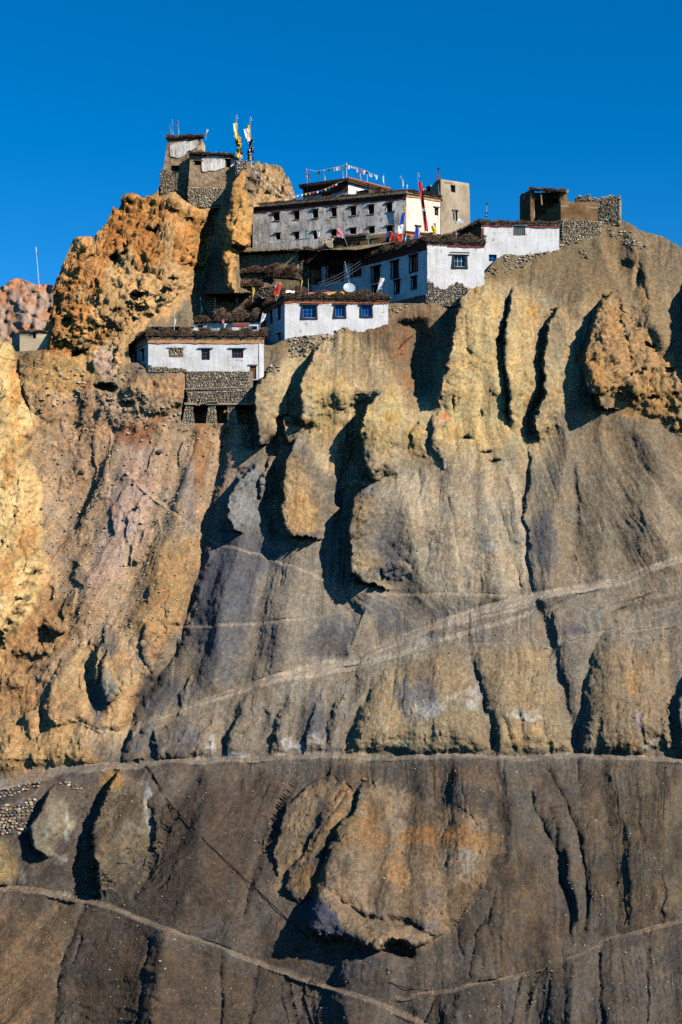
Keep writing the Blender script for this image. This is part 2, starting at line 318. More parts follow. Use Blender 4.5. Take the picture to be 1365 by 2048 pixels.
# roads and foot trails : benches cut in the slope
TRAILC = []
n_edge = fbm(P/22, Q/22, P*0+221, 3)
def trail(pts, w, step, col, a=1.0, decay=70):
    pts = np.array(pts, float)
    s = sel(pts[0,0], pts[-1,0], pts[:,1].min()-200, pts[:,1].max()+160)
    line = np.interp(P[s], pts[:,0], pts[:,1]) + 2.5*W1[s]
    ww = w if np.isscalar(w) else np.interp(P[s], pts[:,0], w)
    dq = Q[s]-line
    end = sstep(pts[0,0], pts[0,0]+25, P[s])*sstep(pts[-1,0], pts[-1,0]-25, P[s])
    up = sstep(ww*0.5, -ww*0.5, dq)*np.exp(-np.maximum(-dq-ww*.5, 0)/decay)
    dn = np.exp(-np.maximum(dq-ww*.5, 0)/(decay*.6))*sstep(-ww*.5, ww*.5, dq)
    Y[s] += end*step*(up - 0.35*dn)
    m = end*sstep(ww*0.62+1.5, ww*0.25, np.abs(dq + 1.6*w1[s] + ww*.25*W2[s]))*(.86+.14*sstep(-.4,.3,n_edge[s]))
    TRAILC.append((s, m*a, col))
TR = lin(190,168,140); TR2 = lin(168,149,124); TR3 = lin(146,129,109)
trail([(-900,1600),(0,1562),(100,1548),(200,1533),(300,1526),(420,1519),(560,1513),(640,1509),(760,1515),(900,1512),(1000,1518),(1150,1511),(1365,1519),(2300,1525)], [30,26,22,13,9,8,8,8,8,8,8,8,8,8], 2.2, lin(168,150,128), 1.0, 50)
trail([(-900,1690),(0,1612),(60,1585),(130,1556)], [16,16,14,10], .5, lin(138,118,98), .9)
trail([(240,1468),(300,1440),(390,1405),(480,1380),(570,1352),(640,1332),(720,1315),(800,1280),(870,1250),(960,1222),(1060,1196),(1150,1176),(1250,1160),(1300,1140),(1365,1118),(2300,1080)], [8,8,9,12,18,18,14,13,15,18,20,14,13,13,14,14], .9, TR, 1.0, 60)
trail([(570,1358),(700,1334),(800,1309),(900,1276),(1000,1246),(1080,1216)], 9, .25, TR, .75, 30)
trail([(850,1262),(930,1244),(1020,1222),(1080,1205)], 5, .2, TR, .7, 30)
trail([(330,1256),(440,1250),(560,1246),(690,1222),(760,1190),(900,1189),(1060,1193)], 4, .2, TR2, .7, 30)
trail([(270,960),(340,1020),(430,1085),(520,1112),(620,1146),(700,1180),(760,1190)], 4, .25, TR, .6, 30)
trail([(1110,1290),(1190,1268),(1280,1255),(1400,1240),(2300,1230)], 6, .5, TR2, .6, 40)
trail([(800,1310),(880,1300),(950,1290),(1060,1288),(1115,1290)], 6, .4, TR2, .4, 40)
trail([(120,1425),(160,1446),(200,1461),(252,1466)], 6, .3, TR, .8, 30)
trail([(-900,1785),(0,1778),(80,1780),(160,1797),(230,1818),(330,1858),(430,1895),(520,1925),(620,1960),(720,1992),(800,2024),(900,2075),(1000,2140)], 10, .9, TR3, .9, 60)
trail([(780,1998),(900,1981),(980,1970),(1060,1945),(1150,1905),(1250,1870),(1365,1840),(2300,1800)], 7, .5, lin(146,128,108), .95, 40)

# benches the buildings stand on: the hill is cut back behind each of them
HOLD = np.zeros_like(P)
BUILD = []
def bench(poly, ymin):
    s, d = sdf(poly, 40, raw=True)
    m = d > 0; ii = (s[0][m], s[1][m])
    Y[ii] = np.maximum(Y[ii], ymin)
    HOLD[s] = np.maximum(HOLD[s], sstep(-22, -2, d))
BENCHES = [
 ([(258,690),(300,655),(528,655),(526,736),(505,746),(500,742),(372,738),(296,728),(262,724)], 168),        # house A
 ([(372,745),(505,742),(512,780),(505,800),(505,845),(500,848),(372,846),(362,842),(370,785)], 163.0),       # terrace and piers
 ([(380,590),(520,585),(530,660),(390,660)], 172),                                   # small roofs
 ([(515,600),(600,585),(776,588),(776,612),(690,640),(640,668),(575,676),(545,690),(530,690)], 172),         # house B
 ([(597,500),(720,500),(860,470),(966,470),(966,552),(900,566),(856,584),(850,606),(780,606),(600,590)], 178),# house C
 ([(960,440),(1118,440),(1118,470),(1060,492),(1010,508),(990,520),(968,548)], 180),            # house D
 ([(1040,380),(1120,378),(1238,392),(1234,432),(1196,455),(1150,466),(1120,470),(1040,452)], 182),
 ([(508,415),(560,411),(588,404),(598,384),(880,378),(940,362),(940,445),(905,470),(640,500),(500,496)], 190),       # monastery
 ([(478,505),(600,500),(600,590),(540,600),(480,575)], 173),                          # brush stack yard
 ([(324,275),(410,270),(480,310),(478,350),(455,376),(440,402),(420,416),(400,418),(374,404),(350,384),(334,388),(318,392)], 186),  # fort
 ([(34,664),(97,660),(97,697),(34,700)], 167.5),
]
for b in BENCHES: bench(*b)

oc = sstep(.18,.42,fbm(P/34, (Q+.8*P)/60, P*0+231, 3))*sstep(470,400,P)*sstep(760,820,Q)*sstep(1540,1480,Q); ROCK = np.maximum(ROCK, .30*oc); Y -= .22*oc*(1-HOLD)
# -------- 3D positions, then relief along the normals
X3 = (P-CX)/F*Y; Z3 = (HY-Q)/F*Y
def normals(X, Yy, Z):
    du = np.stack([np.gradient(X, axis=1), np.gradient(Yy, axis=1), np.gradient(Z, axis=1)], -1)
    dv = np.stack([np.gradient(X, axis=0), np.gradient(Yy, axis=0), np.gradient(Z, axis=0)], -1)
    n = np.cross(du, dv); n /= np.linalg.norm(n, axis=-1, keepdims=True)+1e-9
    return n
N = normals(X3, Y, Z3)
free = 1-HOLD
WX = X3 + .5*W1; WZ = Z3 + .5*W2
disp = np.zeros_like(P)
lowdark = sstep(1500, 1560, Q)
n_pat = fbm(P/50, Q/70, P*0+161, 3)
R2 = np.clip(ROCK, 0, 1)
def facets(x, y, z):
    """each cell a tilted plane: broken rock faces"""
    xi = np.floor(x).astype(np.int64); yi = np.floor(y).astype(np.int64); zi = np.floor(z).astype(np.int64)
    d1 = np.full(x.shape, 9.0, np.float32); val = np.zeros(x.shape, np.float32)
    for i in (-1, 0, 1):
        for j in (-1, 0, 1):
            for k in (-1, 0, 1):
                a, b, c = (xi+i) & 63, (yi+j) & 63, (zi+k) & 63
                r, r2, r3 = _T[a,b,c], _T[b,c,a], _T[c,a,b]
                dx = xi+i+.5+.5*r-x; dy = yi+j+.5+.5*r2-y; dz = zi+k+.5+.5*r3-z
                d = dx*dx+dy*dy+dz*dz; mm = d < d1
                val = np.where(mm, .45*_T[a,c,b] + 1.1*(dx*_T[c,b,a]+dy*_T[b,a,c]+dz*_T[(a+7) & 63,b,c]), val); d1 = np.where(mm, d, d1)
    return val
# rock: broken angular blocks, creases, pits
m = np.nonzero(R2 > 0.02); xx, yy, zz, rr = WX[m], Y[m], WZ[m], R2[m]
hard = sstep(.55, .95, rr)
b1 = billow(xx/3.6, yy/3.6, zz/6.5, 3, .45)
q1 = facets(xx/2.4+.25*w1[m], yy/2.4, zz/4.2); q2 = facets(xx/.75+.3*w2[m], yy/.75, zz/1.0)
rg = 1-np.abs(vnoise(xx/.95, yy/.95, zz/3.4+20)); f3 = fbm(xx/.8, yy/.8, zz/1.0, 4, .65); ro = .35+.95*sstep(-.35,.35,n_pat[m])
pitn = sstep(.58, .80, fbm(xx/1.5, yy/1.5, zz/1.1+50, 3))
disp[m] = rr*(.30*(b1-.45)*(.4+.9*hard) + .50*q1*(.55+.5*hard) + ro*(.24*q2*(.7+.4*hard) + .07*f3 - .14*rg**6 + .15*vnoise(xx/7, yy/7, (zz+.3*xx+.5*W1[m])/.42))) - .10*pitn*hard*ro + .26*rr*(1-hard)*vnoise(xx/1.2, yy/1.2, zz/7+31)
# loose slopes: rills running down the fall line
slant = np.interp(P, [-200,150,450,700,1000,1365,1600], [.9,.85,.35,.05,-.05,-.05,-.1])
U = P + slant*(Q-1400) + 9*W1 + 1.6*w1
fw = sstep(820, 960, Q)*sstep(1230, 1180, Q)*sstep(640, 760, P)
U = U*(1-fw) + fw*(960 + (P-960)*460/np.maximum(Q-480, 60) + 6*W1 + 1.2*w1)
r1 = vnoise(U/13, Q/300, P*0+3.3); r2 = vnoise(U/7.5, Q/150, P*0+13.3); r3 = vnoise(U/40, Q/420, P*0+23.3)
sc = 1-0.75*R2
groove = np.clip(1-np.abs(r1)*5.5, 0, 1)**1.5*(.25+.75*sstep(-.2,.5,vnoise(P/90, Q/60, P*0+61)))
groove3 = np.clip(1-np.abs(r3)*14, 0, 1)*sstep(-.1,.4,vnoise(P/120, Q/140, P*0+71))
r4 = vnoise(U/3.6, Q/70, P*0+43.3)
disp += sc*(.75-.5*sstep(.3,-.3,n_pat))*(1-.45*sstep(520,420,P)*sstep(1500,1450,Q))*(-.07*np.clip(1-np.abs(r4)*3, 0, 1) -.14*groove - .06*np.clip(1-np.abs(r2)*3.5, 0, 1) - (.16+.12*lowdark)*groove3 + .10*r1 + .22*r3)
fx = fbm(WX/1.6, Y/1.6, WZ/1.6, 6, .62)
cl1 = facets(WX/.40, Y/.40, WZ/.48); cl2 = facets(WX/.95+3, Y/.95, WZ/1.3)
med = fbm(U/58, Q/330, P*0+171, 2)
disp += (.045+.12*R2)*fx + (.022+.05*R2)*cl1 + (.03+.07*R2)*cl2*sstep(-.5,.5,n_pat) + (.30+.25*lowdark)*med*(1-R2)
disp += (.016+.008*R2)*RNG.standard_normal(P.shape)
disp *= (0.15+.85*free)
V = np.stack([X3, Y, Z3], -1) + N*disp[..., None]*np.clip(np.abs(N[...,1:2])*1.6, .35, 1)
N2 = normals(V[...,0], V[...,1], V[...,2])
YT = V[...,1].copy()
def terrain_at(px, py):
    j = int(np.argmin(np.abs(px1-px))); i = int(np.argmin(np.abs(Q[:, j]-py)))
    return Vector(V[i, j]), Vector(N2[i, j])

# -------- mineral colours, with some slope shading and pebble shadows painted in
C = np.zeros(P.shape+(3,), np.float32)
base_c = [(-300,lin(146,126,98)),(700,lin(146,126,98)),(1100,lin(148,133,111)),(1480,lin(142,127,106)),(1530,lin(108,96,83)),(1800,lin(102,91,79)),(2250,lin(96,87,77))]  # lower rows darkened: slope shading and vignette put into the ground colour
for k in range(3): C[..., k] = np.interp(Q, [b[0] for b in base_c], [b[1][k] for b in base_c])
n_big = fbm(P/60, Q/90, P*0+81, 4); n_str = fbm(U/11, Q/170, P*0+91, 4); n_sm = fbm(WX/.55, Y/.55, WZ/.55, 4, .65)
def paint(poly, col, soft=18, a=1.0, nz=14, streak=0):
    s, d = sdf(poly, 70)
    d = d + nz*n_big[s] + streak*n_str[s]
    m = (a*sstep(-soft, soft, d))[:, None]
    C[s] = C[s]*(1-m)+col*m
def blot(cx, cy, rx, ry, col, a=1.0, nz=.5):
    s = sel(cx-2.5*rx, cx+2.5*rx, cy-2.5*ry, cy+2.5*ry)
    r = np.sqrt(((PW[s]-cx)/rx)**2+((QW[s]-cy)/ry)**2) + nz*(n_big[s]*.6+n_str[s]*.5)
    m = (a*sstep(1.15, .55, r))[:, None]; C[s] = C[s]*(1-m)+col*m
YEL = lin(206,170,104); ORG = lin(198,124,50); TAN = lin(214,166,108); BLU = lin(96,97,103); PNK = lin(184,142,116); DKB = lin(104,88,70); WHT = lin(200,194,184); RED = lin(176,112,78); OCH = lin(176,124,62); GRY = lin(136,122,100)
paint([(-900,700),(60,760),(190,760),(380,800),(500,850),(430,1000),(400,1130),(300,1300),(240,1480),(-900,1540)], lin(194,160,122), 40)
paint([(60,720),(200,740),(190,840),(150,900),(80,860)], lin(172,136,94), 20); paint([(100,760),(200,780),(240,900),(170,1000),(110,900)], lin(190,152,114), 20)
paint([(250,900),(330,880),(300,1000),(250,1120),(180,1200),(170,1130),(215,1010)], lin(196,162,138), 16); paint([(230,850),(340,820),(300,900),(240,900)], lin(172,118,84), 16)
paint([(300,1090),(400,1060),(390,1200),(320,1290),(250,1260)], lin(182,142,92), 22); blot(380,980,20,60,lin(158,140,128),.8); blot(400,900,18,80,lin(168,112,64),.6); blot(440,1000,16,50,lin(176,130,104),.6)
paint([(-900,1150),(60,1150),(180,1230),(100,1330),(60,1440),(-900,1520)], lin(182,134,80), 36, .8); paint([(-900,1400),(150,1440),(210,1540),(-900,1560)], lin(200,158,100), 20, .85)
paint([(-900,640),(0,660),(30,690),(60,860),(76,1000),(92,1120),(60,1220),(10,1300),(-900,1420)], lin(242,198,128), 12)
for a in ((30,800,16,80),(20,950,20,60),(50,1080,24,40),(10,1150,30,40)): blot(*a, lin(206,140,66), .6)
paint([(85,665),(115,560),(146,470),(200,450),(246,380),(320,370),(420,335),(450,360),(445,470),(380,590),(300,640),(255,690),(250,750),(180,750),(90,720)], lin(212,166,108), 10)
for a in ((160,540,50,60),(150,640,50,60),(210,500,40,30),(270,470,40,50),(380,480,30,60),(300,520,26,30),(120,690,40,20),(350,430,40,30),(200,690,30,30),(290,410,40,20),(245,440,20,30)): blot(*a, lin(206,136,68), .75, .9)
for a in ((250,640,50,50),(300,600,46,30),(220,710,40,30),(250,560,20,30),(330,560,40,20),(280,660,40,50)): blot(*a, lin(222,176,118), .8, .7)
blot(210,725,24,22,lin(200,170,150),.8); blot(170,760,12,10,lin(210,110,50),.6)
paint([(440,470),(458,385),(470,345),(500,335),(508,430),(500,500),(474,510),(474,585),(440,560)], lin(216,160,88), 6); paint([(505,325),(592,350),(592,412),(508,412)], lin(214,172,118), 8); blot(512,370,14,40,lin(150,128,104),.8); blot(585,380,14,20,lin(190,160,140),.6)
paint([(36,720),(110,700),(185,740),(160,780),(60,770)], lin(184,146,92), 14); paint([(240,780),(262,745),(370,742),(374,790),(300,800)], lin(188,148,106), 12)
# centre and right
paint([(505,790),(560,735),(612,690),(700,655),(760,690),(800,770),(866,800),(896,690),(910,585),(966,548),(1060,575),(1170,605),(1160,760),(1112,880),(1040,980),(940,955),(850,925),(800,930),(735,965),(690,990),(620,905),(560,890)], lin(188,162,120), 16)
paint([(690,630),(860,610),(860,720),(820,800),(760,700)], lin(138,108,78), 24, .8); blot(815,680,16,50,lin(140,92,64),.7)
for a in ((770,830,60,60),(660,780,50,50),(930,860,60,60),(640,850,40,30)): blot(*a, lin(206,174,112), .8, .8)
for a in ((690,720,40,50),(830,800,26,30),(1000,900,30,50),(900,760,16,60),(640,720,30,40)): blot(*a, lin(160,138,102), .7, .8)
paint([(890,860),(905,690),(920,600),(966,556),(996,580),(1008,790),(1010,880),(960,930)], lin(208,178,120), 22, .8); paint([(1012,700),(1024,600),(1056,590),(1078,640),(1062,840),(1040,880)], lin(206,174,116), 18, .8); blot(1120,690,14,50,lin(140,128,104),.6)
for a in ((985,600,9,30),(950,570,14,10),(1070,620,10,26),(900,870,20,18),(830,870,20,40),(790,840,26,14)): blot(*a, lin(206,158,80), .6)
paint([(1160,745),(1166,690),(1198,602),(1214,578),(1264,640),(1400,750),(1400,900),(1290,830),(1205,814)], lin(186,146,98), 9); blot(1195,640,22,30,lin(170,140,104),.7); blot(1190,740,24,50,lin(196,146,78),.6); blot(1300,800,60,40,lin(190,144,82),.6)
blot(588,848,22,14,lin(196,122,84),.85); blot(886,832,12,16,lin(200,132,92),.85)
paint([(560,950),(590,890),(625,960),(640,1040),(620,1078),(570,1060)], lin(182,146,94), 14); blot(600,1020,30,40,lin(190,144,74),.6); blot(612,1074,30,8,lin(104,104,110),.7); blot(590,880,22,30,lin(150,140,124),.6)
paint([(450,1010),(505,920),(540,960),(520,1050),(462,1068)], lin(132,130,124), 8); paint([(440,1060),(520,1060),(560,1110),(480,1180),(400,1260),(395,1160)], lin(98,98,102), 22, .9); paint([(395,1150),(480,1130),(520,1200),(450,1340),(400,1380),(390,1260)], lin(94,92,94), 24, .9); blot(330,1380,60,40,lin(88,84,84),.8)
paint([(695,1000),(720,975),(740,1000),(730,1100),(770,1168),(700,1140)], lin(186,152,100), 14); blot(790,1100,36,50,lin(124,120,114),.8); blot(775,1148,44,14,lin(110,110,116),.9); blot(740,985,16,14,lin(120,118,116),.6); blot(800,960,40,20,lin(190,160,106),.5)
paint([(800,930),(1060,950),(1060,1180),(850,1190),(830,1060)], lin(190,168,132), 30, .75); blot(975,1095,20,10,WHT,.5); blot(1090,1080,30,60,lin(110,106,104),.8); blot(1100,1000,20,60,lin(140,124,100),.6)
paint([(1180,830),(1400,900),(1400,1140),(1080,1170),(1120,1000)], lin(150,126,92), 40, .6); blot(1340,1050,60,60,lin(164,142,112),.5)
paint([(880,530),(1010,520),(1130,480),(1240,450),(1310,520),(1330,640),(1240,590),(1180,600),(1090,590)], lin(150,126,90), 24, .8); blot(1255,520,26,40,lin(118,100,78),.7); blot(1290,600,20,50,lin(164,136,92),.6)
for a in ((640,1290,60,30),(560,1280,50,60),(790,1255,50,20),(620,1450,30,40),(700,1460,20,40),(360,1480,40,30),(300,1410,40,30)): blot(*a, lin(104,98,94), .7)
paint([(80,1410),(210,1240),(290,1360),(240,1465),(110,1460)], lin(196,156,106), 14); blot(200,1400,26,50,lin(116,114,112),.9); blot(215,1370,14,36,lin(158,150,126),.8); blot(212,1280,20,36,lin(120,116,110),.7); blot(305,1285,16,40,lin(176,128,84),.8)
paint([(690,1500),(770,1345),(900,1300),(980,1440),(978,1510)], lin(170,142,96), 24, .8); blot(830,1410,60,40,lin(150,146,140),.6,.9); blot(800,1490,50,14,lin(196,176,130),.5); blot(940,1410,16,14,WHT,.6); blot(850,1290,40,20,lin(170,158,134),.6); blot(905,1400,20,12,WHT,.4)
paint([(950,1300),(1100,1295),(1145,1500),(990,1508)], lin(164,136,90), 20, .8); blot(1050,1430,50,6,WHT,.5); blot(1030,1470,20,24,lin(204,164,92),.5); blot(1075,1455,12,20,lin(208,164,90),.6)
paint([(1160,1490),(1200,1300),(1340,1280),(1350,1505)], lin(150,122,82), 20, .7); blot(1260,1360,16,34,lin(192,140,70),.8); blot(1280,1440,16,30,lin(140,130,130),.7); blot(1130,1255,40,12,lin(120,104,104),.7); blot(1300,1495,26,10,WHT,.5); blot(1160,1260,20,10,lin(104,92,110),.5); blot(1270,1480,14,20,lin(190,140,84),.6)
for a in ((420,1490,14,24),(480,1510,40,6),(580,1490,26,10),(640,1480,10,14)): blot(*a, lin(190,188,186), .55)
paint([(55,1660),(105,1566),(156,1650),(100,1722)], lin(140,128,106), 10); blot(136,1650,6,40,WHT,.5); blot(120,1725,18,14,WHT,.6); paint([(178,1720),(232,1530),(300,1570),(300,1700),(250,1810),(190,1800)], lin(136,118,92), 12); blot(230,1560,30,24,lin(160,118,64),.7); blot(295,1610,5,50,WHT,.5); blot(215,1790,16,20,lin(100,98,104),.7)
paint([(-900,1650),(20,1680),(36,1750),(-900,1770)], lin(142,122,86), 14); blot(46,1755,8,20,WHT,.5)
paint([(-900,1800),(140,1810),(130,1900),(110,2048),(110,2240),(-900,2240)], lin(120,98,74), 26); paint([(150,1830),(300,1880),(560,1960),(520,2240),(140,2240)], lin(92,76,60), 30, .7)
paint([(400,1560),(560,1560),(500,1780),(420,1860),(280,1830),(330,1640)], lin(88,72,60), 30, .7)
paint([(700,1640),(720,1550),(850,1590),(960,1650),(1000,1730),(960,1800),(860,1885),(740,1900),(640,1870),(640,1750)], lin(150,126,98), 18); blot(740,1640,24,60,lin(166,124,76),.6); blot(860,1672,110,13,lin(172,122,66),.65,.9); blot(930,1690,50,12,lin(172,120,62),.6,.9); blot(790,1740,24,46,lin(164,120,72),.5); blot(690,1660,36,40,lin(140,120,84),.6)
paint([(612,1860),(614,1810),(640,1800),(720,1880),(700,1895)], lin(84,86,98), 7); blot(760,1890,40,10,lin(150,136,108),.6); blot(850,1850,40,14,lin(120,108,104),.7); blot(870,1800,30,30,lin(128,112,108),.5,.8); blot(935,1725,24,24,lin(158,148,130),.6,.9); blot(610,1760,30,40,lin(132,102,62),.7)
paint([(560,1660),(612,1560),(672,1545),(600,1700),(556,1780)], lin(140,120,92), 10); paint([(600,1710),(690,1570),(705,1600),(640,1700)], lin(158,128,92), 9); blot(700,1930,60,20,lin(92,90,92),.6,.8)
for a in ((960,1575,60,16),(900,1550,40,10),(1010,1585,30,10)): blot(*a, lin(140,108,72), .3, 1.6)
paint([(1150,1560),(1400,1560),(1400,1800),(1250,1850),(1180,1750)], lin(112,96,74), 40, .7); paint([(980,1700),(1060,1680),(1130,1880),(1000,1960),(940,1900)], lin(104,86,64), 24, .6)
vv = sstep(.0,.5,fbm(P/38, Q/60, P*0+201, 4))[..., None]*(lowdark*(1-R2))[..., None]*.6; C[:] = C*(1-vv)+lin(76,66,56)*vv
vv = sstep(.15,.5,fbm(P/30+9, Q/44, P*0+211, 4))[..., None]*(1-R2)[..., None]*.45*sstep(760,860,Q)[..., None]; C[:] = C*(1-vv)+C*np.array([.92,1.0,1.16],np.float32)*vv*.82
for a in ((760,1225,60,30),(900,1225,70,18),(690,1260,40,40),(470,1240,40,90),(640,1420,16,60),(1100,1090,26,60),(830,1390,60,34),(300,1480,40,30),(380,1470,40,36)): blot(*a, lin(108,106,108), .6, .9)
for a in ((860,1420,40,20),(940,1385,26,14),(1060,1420,40,5),(420,1500,18,10),(590,1495,22,8),(860,1275,40,14)): blot(*a, lin(190,186,180), .5, .9)
for a in ((860,1672,120,13),(735,1630,24,50),(940,1696,50,12),(790,1745,26,40),(650,1760,24,30),(1270,1360,16,34),(1040,1470,24,20),(230,1560,26,22)): blot(*a, lin(170,126,78), .42, 1.6)
for s, m, c in TRAILC:
    mm = m[:, None]; C[s] = C[s]*(1-mm)+c*mm
n_fine = fbm(U/3.0, Q/17, P*0+191, 3, .75)
tone = 1 + .15*n_big + (.12*n_str+.17*n_fine)*(1-.6*R2) + .12*n_sm + (.17+.14*R2)*fbm(WX/.23, Y/.23, WZ/.26, 2, .8)
warm = 1 + .07*fbm(P/33, Q/33, P*0+111, 3) + .07*fbm(P/8, Q/12, P*0+121, 2)
C *= np.clip(tone, .45, 1.7)[..., None]
C[..., 0] *= warm; C[..., 2] /= warm
bed = vnoise(WX/7, Y/7, (WZ+.3*WX+.5*W1)/.5); C *= (1+.13*bed*np.clip(R2*1.5,0,1))[..., None]
speck = fbm(WX/.17, Y/.17, WZ/.2+5, 2, .8)
C *= (1 + .24*np.clip(speck, -1, 1))[..., None]
rnd_ = RNG.random(P.shape); C *= (1 + .10*(rnd_-.5)*2 - .34*(rnd_ > .965) + .30*(rnd_ < .02))[..., None]  # rare dark points paint the small shadows of pebbles
lum = (C*np.array([.3,.55,.15],np.float32)).sum(-1, keepdims=True); ds = (.04+(.13*sstep(380,460,P)+.04)*sstep(860,960,Q)*sstep(1540,1500,Q))[..., None]; C = C*(1-ds)+lum*np.array([1.06,1.0,.9],np.float32)*ds
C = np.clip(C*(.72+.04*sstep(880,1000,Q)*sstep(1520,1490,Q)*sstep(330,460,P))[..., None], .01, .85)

# -------- close the sheet: over the crest and down the far side, and far to the sides
NB = 10
back = np.zeros((NB,)+V.shape[1:], V.dtype)
crest = V[-1]
for k in range(NB):
    u = (k+1)/NB
    back[k, :, 0] = crest[:, 0]*(1+.12*u*k); back[k, :, 1] = crest[:, 1] + 1.2 + 60*u*u
    back[k, :, 2] = crest[:, 2] - .5*u - 62*u**1.7
Va = np.concatenate([V, back]); Ca = np.concatenate([C, np.repeat(C[-1:], NB, 0)])
nr, ncol = Va.shape[:2]
idx = np.arange(nr*ncol).reshape(nr, ncol)
quads = np.stack([idx[:-1,:-1], idx[:-1,1:], idx[1:,1:], idx[1:,:-1]], -1).reshape(-1, 4)
m_ground = bpy.data.materials.new('mountain_rock'); m_ground.use_nodes = True
nt = m_ground.node_tree; bs = nt.nodes['Principled BSDF']; bs.inputs['Roughness'].default_value = .95; bs.inputs['Specular IOR Level'].default_value = .08
at = nt.nodes.new('ShaderNodeVertexColor'); at.layer_name = 'Col'
n1 = nt.nodes.new('ShaderNodeTexNoise'); n1.inputs['Scale'].default_value = 7.5; n1.inputs['Detail'].default_value = 7; n1.inputs['Roughness'].default_value = .78
geo = nt.nodes.new('ShaderNodeNewGeometry'); nt.links.new(geo.outputs['Position'], n1.inputs['Vector'])
mr = nt.nodes.new('ShaderNodeMapRange'); mr.inputs[1].default_value = .3; mr.inputs[2].default_value = .7; mr.inputs[3].default_value = .68; mr.inputs[4].default_value = 1.32
nt.links.new(n1.outputs['Fac'], mr.inputs[0])
mx = nt.nodes.new('ShaderNodeMix'); mx.data_type = 'RGBA'; mx.blend_type = 'MULTIPLY'; mx.inputs['Factor'].default_value = 1
nt.links.new(at.outputs['Color'], mx.inputs['A']); nt.links.new(mr.outputs[0], mx.inputs['B']); nt.links.new(mx.outputs['Result'], bs.inputs['Base Color'])
bp = nt.nodes.new('ShaderNodeBump'); bp.inputs['Strength'].default_value = 1.0; bp.inputs['Distance'].default_value = .11
nt.links.new(n1.outputs['Fac'], bp.inputs['Height']); nt.links.new(bp.outputs[0], bs.inputs['Normal'])
def colour(o, cols):
    ca = o.data.color_attributes.new('Col', 'FLOAT_COLOR', 'POINT')
    a = np.ones((len(o.data.vertices), 4), np.float32); a[:, :3] = cols; ca.data.foreach_set('color', a.ravel())
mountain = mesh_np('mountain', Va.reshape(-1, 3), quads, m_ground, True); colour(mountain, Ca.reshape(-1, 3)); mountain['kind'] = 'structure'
# ------------------------------------------------------------------ materials of the buildings
def noise_mat(name, cols, scale=(3,3,3), detail=6, rough=.9, bump=.3, bdist=.05, contrast=(.35,.65), bscale=9.0):
    """two-colour (or three) procedural material from world-space noise"""
    m = mat(name, cols[0], rough); nt = m.node_tree; b = nt.nodes['Principled BSDF']
    g = nt.nodes.new('ShaderNodeNewGeometry'); mp = nt.nodes.new('ShaderNodeMapping'); mp.inputs['Scale'].default_value = scale
    n = nt.nodes.new('ShaderNodeTexNoise'); n.inputs['Scale'].default_value = 1; n.inputs['Detail'].default_value = detail; n.inputs['Roughness'].default_value = .68
    cr = nt.nodes.new('ShaderNodeValToRGB'); cr.color_ramp.elements[0].position = contrast[0]; cr.color_ramp.elements[1].position = contrast[1]
    cr.color_ramp.elements[0].color = (*cols[0], 1); cr.color_ramp.elements[1].color = (*cols[-1], 1)
    if len(cols) == 3:
        e = cr.color_ramp.elements.new((contrast[0]+contrast[1])/2); e.color = (*cols[1], 1)
    nt.links.new(g.outputs['Position'], mp.inputs[0]); nt.links.new(mp.outputs[0], n.inputs['Vector']); nt.links.new(n.outputs['Fac'], cr.inputs[0])
    nt.links.new(cr.outputs[0], b.inputs['Base Color'])
    if bump:
        n2 = nt.nodes.new('ShaderNodeTexNoise'); n2.inputs['Scale'].default_value = bscale; n2.inputs['Detail'].default_value = 5
        nt.links.new(g.outputs['Position'], n2.inputs['Vector'])
        bp = nt.nodes.new('ShaderNodeBump'); bp.inputs['Strength'].default_value = bump; bp.inputs['Distance'].default_value = bdist
        nt.links.new(n2.outputs['Fac'], bp.inputs['Height']); nt.links.new(bp.outputs[0], b.inputs['Normal'])
    return m
